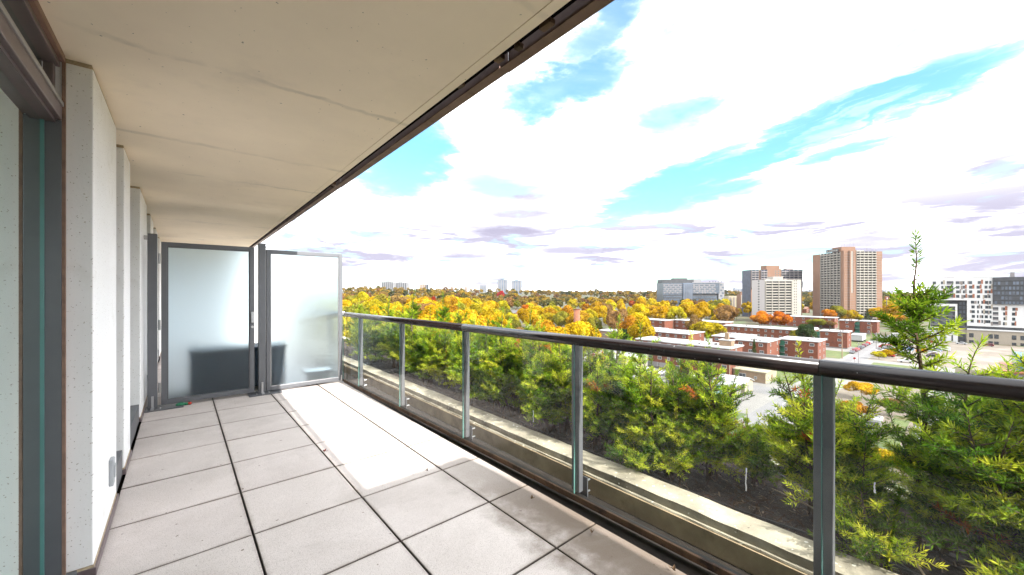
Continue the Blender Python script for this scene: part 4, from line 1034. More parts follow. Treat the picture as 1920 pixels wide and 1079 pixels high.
# ------------------------------------------------------------------ cars
def car_proto(kind):
    P = {'sedan': ([(-2.25, .3), (-2.3, .72), (-2.1, .93), (-1.45, .98), (-.85, 1.42), (.45, 1.45), (1.1, 1.0), (2.1, .86), (2.28, .6), (2.25, .3)], [(-1.28, 1.0), (-.8, 1.36), (.42, 1.39), (.98, 1.0)]),
         'suv': ([(-2.3, .35), (-2.35, 1.0), (-2.1, 1.2), (-1.9, 1.72), (.5, 1.75), (1.15, 1.18), (2.15, 1.05), (2.35, .75), (2.3, .35)], [(-1.95, 1.2), (-1.78, 1.65), (.46, 1.68), (1.0, 1.2)]),
         'van': ([(-2.7, .35), (-2.75, 2.2), (1.4, 2.25), (2.1, 1.35), (2.7, 1.15), (2.75, .35)], [(.5, 1.4), (.5, 2.1), (1.3, 2.1), (1.9, 1.4)]),
         'pickup': ([(-2.7, .5), (-2.7, 1.1), (-.6, 1.1), (-.45, 1.75), (.75, 1.78), (1.35, 1.2), (2.5, 1.1), (2.7, .85), (2.7, .5)], [(-.4, 1.2), (-.32, 1.68), (.7, 1.7), (1.2, 1.2)])}[kind]
    t = thing('parked_car', None, None); w = .88
    b = MB().prism(P[0], -w, w).build('body', None, t, bevel=.08); b.data.materials.append(M['white_trim'])
    for s in (-1, 1):
        mb = MB(); i = mb.prism(P[1], s * w - .01 * (s < 0) - (.0 if s > 0 else 0), s * w + .012 * (1 if s > 0 else 0)); mb.build('side_window', M['pane'], t)
    (x0, z0), (x1, z1) = P[1][-1], P[1][-2]
    mb = MB(); mb.quad((x0 + .14, -.75, z0 + .03), (x0 + .14, .75, z0 + .03), (x1 + .1, .68, z1 + .03), (x1 + .1, -.68, z1 + .03))
    o = mb.build('windscreen', M['pane'], t); o.modifiers.new('thickness', 'SOLIDIFY').thickness = .02
    for x in (-1.4, 1.4):
        for s in (-1, 1): MB().tube([(x, s * .72, .33), (x, s * .9, .33)], .33, 12).build('wheel', M['black'], t)
    return t
CARP = {}
CCOL = {c: city(c + ' car paint', v, .3, .2, var=.02) for c, v in dict(white=(.75, .75, .75), silver=(.45, .46, .48), black=(.02, .02, .022), grey=(.12, .125, .13), red=(.42, .02, .02), blue=(.06, .13, .26), maroon=(.16, .02, .03), orange=(.75, .27, .02), teal=(.08, .22, .26), beige=(.45, .38, .28)).items()}
def car(kind, col, x, y, rz, lab, group=None, cat='car'):
    if kind not in CARP: t = CARP[kind] = car_proto(kind)
    else: t = copy_tree(CARP[kind])
    t.location = (x, y, gz(x, y) + .05); t.rotation_euler = (0, 0, rz); tag(t, lab, cat)
    if group: t['group'] = group
    elif 'group' in t: del t['group']
    b = [c for c in t.children if c.name.startswith('body')][0]
    b.material_slots[0].link = 'OBJECT'; b.material_slots[0].material = CCOL[col]
PI = math.pi
car('sedan', 'orange', 147.6, 63.9, PI + .12, 'orange taxi with pale roof parked first in front of the brick block', 'cars before the near brick block', 'taxi')
car('sedan', 'black', 147.4, 60.8, PI + .12, 'black sedan parked between the orange taxi and the red car', 'cars before the near brick block')
car('sedan', 'red', 147.6, 57.8, PI + .12, 'red sedan parked nose out beside the lamp post', 'cars before the near brick block')
car('suv', 'blue', 147.0, 52.8, PI + .2, 'blue grey hatchback parked alone by the annex', 'cars before the near brick block')
car('suv', 'black', 163, 117, 1.2, 'black car on the pale lot behind the low tan building', 'cars behind the tan building')
car('sedan', 'grey', 168, 113, 1.2, 'dark grey car on the pale lot behind the tan building', 'cars behind the tan building')
car('sedan', 'white', 160, 122, 1.2, 'white car at the far left of the pale lot', 'cars behind the tan building')
car('van', 'white', 180, 98, .3, 'white van beside the stepped brick block', 'cars behind the tan building', 'van')
car('sedan', 'black', 187, 95, .3, 'black sedan right of the white van by the brick block', 'cars behind the tan building')
kerb = ['grey', 'maroon', 'red', 'black', 'grey', 'maroon', 'grey', 'red', 'silver', 'grey']
ordw = ['first', 'second', 'third', 'fourth', 'fifth', 'sixth', 'seventh', 'eighth', 'ninth', 'tenth', 'eleventh']
for k, c in enumerate(kerb): car(['sedan', 'suv'][k % 2], c, 262 + k * 7.2, 38.0, 0 if k % 3 else PI, '%s car parked along the kerb, %s from the near end' % (c, ordw[k]), 'cars along the kerb')
for k, (kd, c) in enumerate([('sedan', 'white'), ('suv', 'beige'), ('suv', 'white'), ('suv', 'black'), ('sedan', 'grey'), ('suv', 'silver'), ('sedan', 'blue'), ('suv', 'white')]):
    car(kd, c, 263 + k * 7.2, 28.8, PI / 2 + .1, '%s car in the left row of the parking lot, %s from the front' % (c, ordw[k]), 'cars in the left row of the lot')
for k, (kd, c) in enumerate([('sedan', 'red'), ('suv', 'white'), ('sedan', 'silver'), ('suv', 'maroon'), ('sedan', 'grey'), ('suv', 'silver'), ('suv', 'teal'), ('van', 'white'), ('suv', 'silver'), ('sedan', 'white')]):
    car(kd, c, 262 + k * 5.6, 24.6, PI / 2, '%s car in the middle row of the parking lot, %s from the front' % (c, ordw[k]), 'cars in the middle row of the lot')
for k, (kd, c) in enumerate([('sedan', 'maroon'), ('suv', 'grey'), ('sedan', 'silver'), ('suv', 'white'), ('sedan', 'teal'), ('suv', 'blue')]):
    car(kd, c, 268 + k * 6, 20.6, PI / 2, '%s car in the inner row of the lot, %s from the front' % (c, ordw[k]), 'cars in the inner row of the lot')
for k, (kd, c) in enumerate([('sedan', 'black'), ('sedan', 'maroon'), ('sedan', 'white'), ('suv', 'silver'), ('suv', 'blue'), ('suv', 'white'), ('van', 'white'), ('sedan', 'silver'), ('sedan', 'red')]):
    car(kd, c, 276 + k * 6.2, 10.6, PI / 2, '%s car in the row before the white apartment house, %s from the front' % (c, ordw[k]), 'cars in the right row of the lot')
car('van', 'red', 300, 29.5, PI / 2, 'bright red van standing taller than the cars in the lot', None, 'van')
car('pickup', 'white', 246, 17.6, -PI / 2 + .1, 'white pickup truck parked alone behind the yellow shrubs', None, 'pickup')
car('sedan', 'black', 214, 34.9, 0, 'black car driving on the road just above the rail', None)
car('suv', 'black', 160, 30.5, .3, 'black car on the road right of the near railing post')
car('van', 'white', 352, 36.5, 0, 'white box van far along the road', None, 'van')
car('suv', 'silver', 342, 33.5, PI, 'silver car far along the road beside the white van', None)
for k, (kd, c, x, y, rz, w) in enumerate([('suv', 'white', 139.5, 76, .2, 'white car in the yard lane left of the white lamp'), ('sedan', 'black', 140, 72.5, .2, 'black car in the yard lane facing the garage doors'),
        ('sedan', 'grey', 134.5, 69, .9, 'dark grey car beside the white yard roofs'), ('suv', 'silver', 132, 53.5, .4, 'silver car between the two white yard roofs'), ('sedan', 'white', 141.5, 83, .1, 'white sedan farthest along the yard lane'),
        ('van', 'white', 312, 7, .3, 'white van in the corner of the lot before the apartment house'), ('suv', 'black', 350, 22, 1.2, 'black car at the back edge of the parking lot'), ('sedan', 'red', 352, 14, 1.2, 'red car at the back edge of the parking lot'),
        ('sedan', 'silver', 356, 2, 1.5, 'silver car close to the white apartment house door'), ('suv', 'maroon', 355, -8, 1.5, 'maroon car close to the white apartment house wall')]):
    car(kd, c, x, y, rz, w, None, 'van' if kd == 'van' else 'car')
def trailer():
    t = thing('trailer', 'white covered trailer at the end of the kerb row', 'trailer', (322, 42, GZ))
    MB().box(0, 14, 0, 5.5, 1, 4.2).build('box', M['white_trim'], t); MB().box(-.2, 14.2, -.2, 5.7, 4.203, 4.5).build('roof', M['white_roof'], t)
    MB().box(1, 13, 1, 5, .25, .99).build('chassis', M['charcoal'], t)
    for x in (3, 11): MB().tube([(x, -.1, .5), (x, 1, .5)], .5, 10).build('wheel', M['black'], t)
trailer()

# lamps, poles, signs and masts
def lamp(x, y, lab, h=8.5, globes=True):
    t = thing('street_lamp', lab, 'street lamp', (x, y, GZ), group='white street lamps')
    MB().tube([(0, 0, 0), (0, 0, h)], [.13, .09], 8).build('pole', M['white_trim'], t)
    if globes:
        for dy, dz in ((-.9, -.4), (.9, -.4), (0, .35)):
            if dy: MB().tube([(0, 0, h - 1), (0, dy, h - 1), (0, dy, h + dz - .35)], .05, 6).build('arm', M['white_trim'], t)
            MB().ball((0, dy, h + dz), .42, 10, 6).build('globe', M['white_plastic'], t)
    else:
        MB().tube([(0, 0, h - .1), (0, -1.8, h + .2)], .06, 6).build('arm', M['white_trim'], t); MB().box(-.2, .2, -2.6, -1.8, h + .15, h + .3).build('head', M['white_trim'], t)
lamp(138.5, 68, 'white lamp with three globes rising among the shrub tops', 9.5)
lamp(137.6, 60.5, 'white lamp post with arm in front of the red car', 9, False)
lamp(137, 80, 'white globe lamp left of the garage doors', 9.5)
def pole(x, y, h, lab, mat='tan_brick', r=.2):
    t = thing('utility_pole', lab, 'pole', (x, y, gz(x, y)), group='bare utility poles')
    MB().tube([(0, 0, 0), (0, 0, h)], [r, r * .7], 8).build('shaft', M[mat], t); MB().box(-.1, .1, -.9, .9, h - .8, h - .6).build('crossarm', M[mat], t)
pole(238, 38.2, 12, 'tan utility pole on the lawn before the brick block'); pole(330, 38.9, 11, 'tan pole at the far end of the kerb row')
pole(282, 31.2, 10, 'grey pole between the road and the parking lot', 'tower_grey'); pole(228, 31.0, 9.5, 'thin grey pole beside the road above the rail', 'tower_grey', .14)
pole(330, 9, 9, 'white pole beside the last row of the lot', 'white_trim', .16); pole(164, 158, 9, 'white pole left of the round chimney', 'white_trim', .18)
def stop_sign():
    t = thing('stop_sign', 'small red sign on a thin post beside the road', 'sign', (223, 31.6, GZ))
    MB().tube([(0, 0, 0), (0, 0, 3)], .06, 6).build('post', M['tower_grey'], t)
    MB().tube([(-.04, 0, 2.7), (-.08, 0, 2.7)], .5, 8).build('plate', CCOL['red'], t)
stop_sign()
def pole_sign():
    p = at_depth(1663, HORIZON, 420); t = thing('pole_sign', 'maroon rounded sign with a white oval on a tall pole right of the brown tower', 'sign', (p[0], p[1], GZ), -YAW)
    z = 1.5 - GZ - (560 - HORIZON) * 420 / FPX
    MB().tube([(0, .3, 0), (0, .3, z)], .35, 8).build('post', M['tower_grey'], t)
    MB().box(-1.75, 1.75, -.2, .2, z - 1.8, z + 1.8).build('plate', CCOL['maroon'], t, bevel=.15)
    mb = MB(); mb.tube([(0, -.21, z), (0, -.26, z)], 1.0, 16); mb.v = [(x * .6, y, z + (q - z) * 1.2) for x, y, q in mb.v]; mb.build('oval', M['white_trim'], t)
pole_sign()
for px, top, T, lab in ((1107, 537.5, 1500, 'thin radio mast on the skyline above the wooded rise'), (1227, 541.5, 1500, 'left thin mast beside the glass building'), (1236, 541, 1500, 'right thin mast beside the glass building')):
    p = at_depth(px, HORIZON, T); g = gz(p[0], p[1]); h = 1.5 - (top - HORIZON) * T / FPX - g
    t = thing('radio_mast', lab, 'mast', (p[0], p[1], g)); MB().tube([(0, 0, 0), (0, 0, h)], [.9, .35], 6).build('shaft', M['tower_grey'], t)
# ------------------------------------------------------------------ autumn trees
def crown_mesh(name, seed, n, k=15, size=.075, flat=.8):
    """unit crown: leaf clumps on the outsides of many overlapping lobes; radius about 1, centred on the origin"""
    g = np.random.default_rng(seed)
    c = g.normal(size=(k, 3)); c /= np.linalg.norm(c, axis=1)[:, None]
    c *= g.uniform(.35, .68, (k, 1)); c[:, 2] = c[:, 2] * flat + .05
    c[0] = (0, 0, .35); lr = g.uniform(.22, .42, k)
    w = lr ** 2; idx = g.choice(k, n, p=w / w.sum())
    d = g.normal(size=(n, 3)); d /= np.linalg.norm(d, axis=1)[:, None]
    out = c[idx] / (np.linalg.norm(c[idx], axis=1)[:, None] + .2); d = d + .75 * out + np.array([0, 0, .25]); d /= np.linalg.norm(d, axis=1)[:, None]
    p = c[idx] + d * (lr[idx] * g.uniform(.72, 1.1, n) )[:, None]
    keep = np.ones(n, bool)
    for j in range(k):                                   # drop what lies deep inside another lobe
        inside = (np.linalg.norm(p - c[j], axis=1) < lr[j] * .62); keep &= ~inside
    p, d, idx = p[keep], d[keep], idx[keep]; n = len(p)
    nrm = d + g.normal(size=(n, 3)) * .55; nrm /= np.linalg.norm(nrm, axis=1)[:, None]
    t1 = np.cross(nrm, g.normal(size=(n, 3))); t1 /= np.linalg.norm(t1, axis=1)[:, None]; t2 = np.cross(nrm, t1)
    s = (size * g.uniform(.6, 1.3, n))[:, None]; s2 = s * g.uniform(.5, .95, (n, 1))
    V = np.stack([p - t1 * s, p - t2 * s2, p + t1 * s, p + t2 * s2 * .8], 1).reshape(-1, 3)
    tint = np.clip(.55 * g.random(k)[idx] + .45 * g.random(n), 0, 1)
    return quad_mesh(name, V, tint)
def quad_mesh(name, V, tint):
    n = len(V) // 4; me = bpy.data.meshes.new(name)
    me.vertices.add(len(V)); me.vertices.foreach_set('co', np.asarray(V, np.float32).ravel())
    me.loops.add(4 * n); me.loops.foreach_set('vertex_index', np.arange(4 * n, dtype=np.int32))
    me.polygons.add(n); me.polygons.foreach_set('loop_start', np.arange(0, 4 * n, 4, dtype=np.int32))
    me.update(calc_edges=True); a = me.attributes.new('tint', 'FLOAT', 'FACE'); a.data.foreach_set('value', np.asarray(tint, np.float32)); return me
def conifer_mesh(name, seed, n=1500):
    g = np.random.default_rng(seed); h = g.random(n) ** .8; lay = np.floor(h * 11) / 11; a = g.random(n) * 6.283
    lob = .75 + .25 * np.sin(a * 5 + lay * 40)
    r = (1 - h) * (.55 + .45 * (1 - (h - lay) * 11)) * g.uniform(.45, 1, n) * lob
    p = np.stack([r * np.cos(a), r * np.sin(a), h * 2 - 1], 1); d = np.stack([np.cos(a), np.sin(a), -.35 + 0 * a], 1)
    t1 = d / np.linalg.norm(d, axis=1)[:, None]; t2 = np.cross(t1, [0, 0, 1.]) + g.normal(size=(n, 3)) * .3
    s = g.uniform(.05, .11, (n, 1)); V = np.stack([p - t1 * s, p - t2 * s * .5, p + t1 * s * 1.5, p + t2 * s * .5], 1).reshape(-1, 3)
    return quad_mesh(name, V, g.random(n))
TCOL = {'golden yellow': [(0, (.27, .15, .006)), (.5, (.44, .275, .009)), (1, (.56, .39, .018))],
        'deep amber': [(0, (.22, .10, .008)), (.5, (.36, .18, .012)), (1, (.46, .27, .02))],
        'lemon yellow': [(0, (.28, .21, .008)), (.5, (.44, .345, .012)), (1, (.54, .44, .03))],
        'olive green': [(0, (.085, .095, .012)), (.5, (.17, .16, .022)), (1, (.32, .27, .03))],
        'yellow green': [(0, (.19, .15, .010)), (.5, (.36, .28, .012)), (1, (.50, .41, .02))],
        'dull brown': [(0, (.13, .075, .025)), (.5, (.22, .13, .045)), (1, (.32, .20, .07))],
        'burnt orange': [(0, (.34, .085, .010)), (.5, (.52, .17, .012)), (1, (.62, .29, .02))],
        'crimson': [(0, (.20, .02, .012)), (.5, (.34, .04, .02)), (1, (.42, .10, .03))],
        'dark green': [(0, (.022, .035, .014)), (.5, (.04, .06, .022)), (1, (.08, .10, .035))]}
TCOL = {k: [(q, tuple(x * .80 for x in c)) for q, c in v] for k, v in TCOL.items()}
TM = {k: leafy(k + ' leaves', v, .22) for k, v in TCOL.items()}
BASE = [crown_mesh('crown', 100 + k, 6500, 20 + k % 6, .056) for k in range(7)]
SMALL = [crown_mesh('crown', 200 + k, 2000, 15 + k % 4, .095) for k in range(5)]
CON = [conifer_mesh('crown', 300 + k) for k in range(2)]
_cc = {}
def crown_of(base, i, colour):
    k = (id(base), i, colour)
    if k not in _cc:
        me = base[i].copy(); me.materials.clear(); me.materials.append(TM[colour]); _cc[k] = me
    return _cc[k]
tk = MB(); tk.tube([(0, 0, 0), (.02, .01, .5), (0, .02, 1)], [.035, .026, .012], 7)
for q in range(5):
    a = q * 1.3; tk.tube([(0.01, .01, .42 + .07 * q), (.16 * cos(a), .16 * sin(a), .66 + .06 * q)], [.016, .006], 5)
TRUNK = tk.mesh('trunk', M['bark'])
TREES = []
def tree(x, y, r, h, colour, lab, group=None, near=False, kind='tree', i=None):
    z = gz(x, y); t = thing('pine_tree' if kind == 'pine' else 'autumn_tree', lab, 'tree', (x, y, z - .05), 0, group)
    i = RNG.randrange(99) if i is None else i
    if kind == 'pine':
        c = child('crown', crown_of(CON, i % 2, colour), t, (0, 0, h * .54)); c.scale = (r, r, h * .47)
    else:
        B = BASE if near else SMALL; ch = h * .82
        c = child('crown', crown_of(B, i % len(B), colour), t, (0, 0, h - ch * .5)); c.scale = (r, r * RNG.uniform(.88, 1.1), ch * .55); c.rotation_euler = (0, 0, RNG.uniform(0, 6.28))
    k = child('trunk', TRUNK, t); k.scale = (h * .5, h * .5, h * .78)
    TREES.append(t); return t
def P(px, T): p = at_depth(px, HORIZON, T); return p[0], p[1]
# trees that stand out one by one
for px, T, r, top, col, lab, kind in [
    (1428, 330, 9.2, 583, 'burnt orange', 'left one of the two big burnt orange trees before the cream tower', 'tree'),
    (1463, 322, 9.6, 584, 'burnt orange', 'right one of the two big burnt orange trees before the cream tower', 'tree'),
    (1324, 226, 10.6, 600, 'yellow green', 'broad round green yellow tree between the stepped brick blocks', 'tree'),
    (1301, 262, 6.5, 590, 'dull brown', 'brownish green tree at the edge of the yellow wood', 'tree'),
    (1511, 212, 5.6, 604, 'dark green', 'large dark bushy pine standing in front of the long brick row', 'tree'),
    (1493, 222, 4.0, 618, 'olive green', 'low olive tree left beside the large dark pine', 'tree'),
    (1530, 330, 8, 597, 'olive green', 'wide olive tree behind the large dark pine', 'tree'),
    (1552, 330, 6, 600, 'dull brown', 'thin brown tree behind the brick block on the lawn', 'tree'),
    (1414, 168, 2.6, 635, 'dark green', 'small slim conifer before the white roofed brick block', 'pine'),
    (1553, 395, 7.5, 579, 'burnt orange', 'orange tree at the left foot of the brown tower', 'tree'),
    (1585, 395, 7, 586, 'golden yellow', 'yellow tree at the middle of the brown tower foot', 'tree'),
    (1606, 398, 6.5, 588, 'lemon yellow', 'lemon yellow tree at the right foot of the brown tower', 'tree'),
    (1626, 385, 4.8, 580, 'dark green', 'dark conifer at the right corner of the brown tower', 'pine'),
    (1646, 405, 10.5, 575, 'golden yellow', 'big yellow tree right of the brown tower', 'tree'),
    (1660, 350, 7.5, 586, 'golden yellow', 'yellow tree at the end of the far brick block', 'tree'),
    (1684, 360, 8, 590, 'deep amber', 'amber tree half hidden by the tall yew sprig', 'tree'),
    (1664, 470, 9, 570, 'dull brown', 'brownish tree behind the big yellow tree by the brown tower', 'tree'),
    (1648, 182, 2.9, 664, 'lemon yellow', 'bright yellow shrub tree just above the rail before the lot', 'tree'),
    (1662, 186, 3.2, 668, 'golden yellow', 'low golden shrub beside the bright yellow one above the rail', 'tree'),
    (1674, 190, 2.6, 662, 'deep amber', 'amber shrub tree by the white pickup', 'tree'),
    (1729, 192, 2.6, 666, 'burnt orange', 'orange shrub half behind the tall yew stem above the rail', 'tree'),
    (1616, 115, 4.2, 716, 'golden yellow', 'golden tree under the rail right of the near post', 'tree'),
    (1598, 92, 3.6, 748, 'deep amber', 'amber tree low behind the right glass pane beside the near post', 'tree'),
    (1570, 84, 3.4, 772, 'golden yellow', 'golden tree low against the near post', 'tree'),
    (1672, 100, 3.6, 745, 'dull brown', 'brown thicket tree in the court below the rail', 'tree'),
    (1650, 67, 2.6, 838, 'golden yellow', 'yellow tree at the foot of the tower below the outer curb', 'tree'),
    (1700, 65, 2.6, 850, 'yellow green', 'yellow green tree far below beside the outer curb', 'tree'),
    (1604, 63, 2.4, 862, 'golden yellow', 'golden crown deep below just right of the near post', 'tree'),
    (1800, 255, 3.2, 628, 'dull brown', 'small thinning tree in front of the white apartment house', 'tree'),
    (1742, 250, 3.2, 630, 'yellow green', 'small green tree at the left end of the white apartment house', 'tree'),
    (1826, 247, 2.8, 632, 'deep amber', 'small amber tree against the beige podium of the apartment house', 'tree'),
    (1862, 246, 2.6, 634, 'olive green', 'small olive tree against the beige podium of the apartment house', 'tree'),
    (1890, 244, 3.0, 631, 'golden yellow', 'small golden tree right of the olive one before the podium', 'tree'),
    (1777, 248, 2.2, 636, 'burnt orange', 'little orange tree at the white podium under the framed balconies', 'tree'),
    (1180, 228, 7.5, 592, 'deep amber', 'tall amber tree touching the left end of the stepped brick block', 'tree'),
    (1173, 212, 4.5, 614, 'dark green', 'dark green bushy tree at the corner of the stepped brick block', 'tree'),
    (1186, 620, 7, 563, 'crimson', 'crimson tree in the wood left of the glass building', 'tree'),
    (939, 900, 9, 545, 'crimson', 'crimson tree below the twin grey towers', 'tree'),
    (754, 330, 5, 571, 'crimson', 'small dark red tree in the wood above the far rail', 'tree'),
    (812, 560, 6, 556, 'crimson', 'dark maroon tree in the wood right of the pale beige far block', 'tree'),
    (985, 470, 7, 570, 'burnt orange', 'orange red tree in the wood right of the twin towers', 'tree'),
    (1040, 430, 7, 577, 'crimson', 'maroon tree left of the tall round chimney', 'tree')]:
    x, y = P(px, T); h = 1.5 - (top - HORIZON) * T / FPX - gz(x, y); tree(x, y, r, max(4, h), col, lab, None, True, kind)

# the wood: one by one where they show largest, then a far mass
KEEP = [(128, 168, 40, 100), (186, 236, 36, 138), (262, 312, 40, 182), (380, 436, 36, 134), (100, 345, 0, 42), (340, 420, -60, 40), (128, 156, 80, 172), (172, 200, 134, 204), (150, 176, 88, 134), (318, 340, 40, 50), (168, 180, 140, 152)]
towers = [(1408, 1515, 380, 500), (1525, 1660, 400, 470), (1240, 1364, 690, 760), (1366, 1398, 610, 660)]
hs = [P(px, T) + (T,) for px, T, *_ in HOUSES]
def free(x, y, px, t, m=4):
    for a, b, c, d in KEEP:
        if a - m < x < b + m and c - m < y < d + m: return False
    for a, b, c, d in towers:
        if a < px < b and c < t < d: return False
    for hx, hy, T in hs:
        dx, dy = x - hx, y - hy
        if -16 < dx < 15 and -14 < dy < 18 and math.hypot(dx - 4, dy - 2) < 13: return False
        q = to_px((hx + 4, hy + 3, 0))[0]
        if abs(px - q) < 900 / T * 5 and T - 40 < t < T: return False      # keep a view open to the house
    return True
def region(px, t):
    marks = [(735, 'below the white slab towers'), (800, 'below the pale beige far block'), (875, 'below the small brown far blocks'), (955, 'below the twin grey towers'),
             (1030, 'just right of the twin grey towers'), (1085, 'about the tall round chimney'), (1150, 'right of the tall round chimney'), (1235, 'left of the glass building'),
             (1365, 'before the glass building'), (1412, 'left of the cream tower'), (1530, 'between the cream and brown towers'), (2000, 'right of the brown tower')]
    for lim, s in marks:
        if px < lim: break
    return s
wr = random.Random(21); placed = []; cells = {}
def try_place(t0, t1, smin, smax, want, maxtry, gap, pa=628, pb=1700):
    out = []
    for _ in range(maxtry):
        if len(out) >= want: break
        px = wr.uniform(pa, pb); u = wr.random(); t = 1 / ((1 - u) / t0 + u / t1)
        x, y = P(px, t)
        if px > 1230 and t < 300 and px < 1700: continue
        if px > 1375 and t < 390: continue
        if x < 40 and t < 100: continue
        r = wr.uniform(smin, smax)
        if not free(x, y, px, t): continue
        cx, cy = int(x // 25), int(y // 25); ok = True
        for a in (-1, 0, 1):
            for b in (-1, 0, 1):
                for (qx, qy, qr) in cells.get((cx + a, cy + b), ()):
                    if math.hypot(x - qx, y - qy) < (r + qr) * gap: ok = False
        if not ok: continue
        cells.setdefault((cx, cy), []).append((x, y, r)); out.append((x, y, r, px, t))
    return out
spots = try_place(150, 620, 6.0, 10.4, 255, 14000, .58)
PAL = ['golden yellow'] * 13 + ['deep amber'] * 4 + ['lemon yellow'] * 3 + ['yellow green'] * 4 + ['olive green'] * 4 + ['dull brown'] * 2 + ['dark green'] * 1
for x, y, r, px, t in spots:
    col = wr.choice(PAL); h = r * wr.uniform(1.75, 2.35) + 1.5
    band = 'nearest' if t < 230 else 'middle' if t < 380 else 'far'
    where = region(px, t); size = 'large' if r > 8 else 'medium' if r > 6.7 else 'small'
    kind = 'pine' if col == 'dark green' and wr.random() < .6 else 'tree'
    if kind == 'pine': r *= .55
    pl = {'nearest': 'at wood edge', 'middle': 'mid wood', 'far': 'far in wood'}[band]
    lab = '%s %s tree %s, %s' % (size, col, pl, where)
    tree(x, y, r, h, col, lab, '%s %s trees, %s, %s' % (size, col, pl, where), t < 430, kind)
# the farther wood reads as one mass
def far_wood():
    far = try_place(640, 1000, 6.5, 10, 640, 11000, .56, 420, 1900) + try_place(1000, 2600, 8, 12, 900, 11000, .45, 420, 2100) + try_place(170, 640, 6.5, 10, 110, 4000, .6, 380, 622)
    g = np.random.default_rng(5); tiny = [crown_mesh('crown', 400 + k, 330, 9, .19) for k in range(4)]
    vs = []
    for me in tiny:
        v = np.empty(len(me.vertices) * 3, np.float32); me.vertices.foreach_get('co', v); tv = np.empty(len(me.polygons), np.float32); me.attributes['tint'].data.foreach_get('value', tv); vs.append((v.reshape(-1, 3), tv))
    V = []; T = []
    fam = [.08, .25, .25, .42, .42, .42, .6, .6, .78, .92]
    for x, y, r, px, t in far:
        v, tv = vs[g.integers(4)]; a = g.random() * 6.28; h = r * g.uniform(1.5, 2.0); c, s = cos(a), sin(a); f = fam[g.integers(len(fam))]
        w = np.stack([(v[:, 0] * c - v[:, 1] * s) * r + x, (v[:, 0] * s + v[:, 1] * c) * r + y, v[:, 2] * h * .5 + gz(x, y) + h * .55], 1)
        V.append(w); T.append(np.clip(f + (tv - .5) * .10, 0, 1))
    me = quad_mesh('far_wood', np.concatenate(V), np.concatenate(T))
    me.materials.append(leafy('far wood leaves', [(0, (.025, .035, .015)), (.2, (.07, .075, .018)), (.4, (.17, .12, .022)), (.5, (.27, .18, .012)), (.7, (.21, .14, .02)), (.85, (.12, .08, .03)), (1, (.16, .06, .02))], .2))
    o = bpy.data.objects.new('far_wood', me); COL.objects.link(o); tag(o, 'far autumn wood covering the rise up to the skyline', 'wood', kind='stuff')
    for m_ in tiny: bpy.data.meshes.remove(m_)
far_wood()

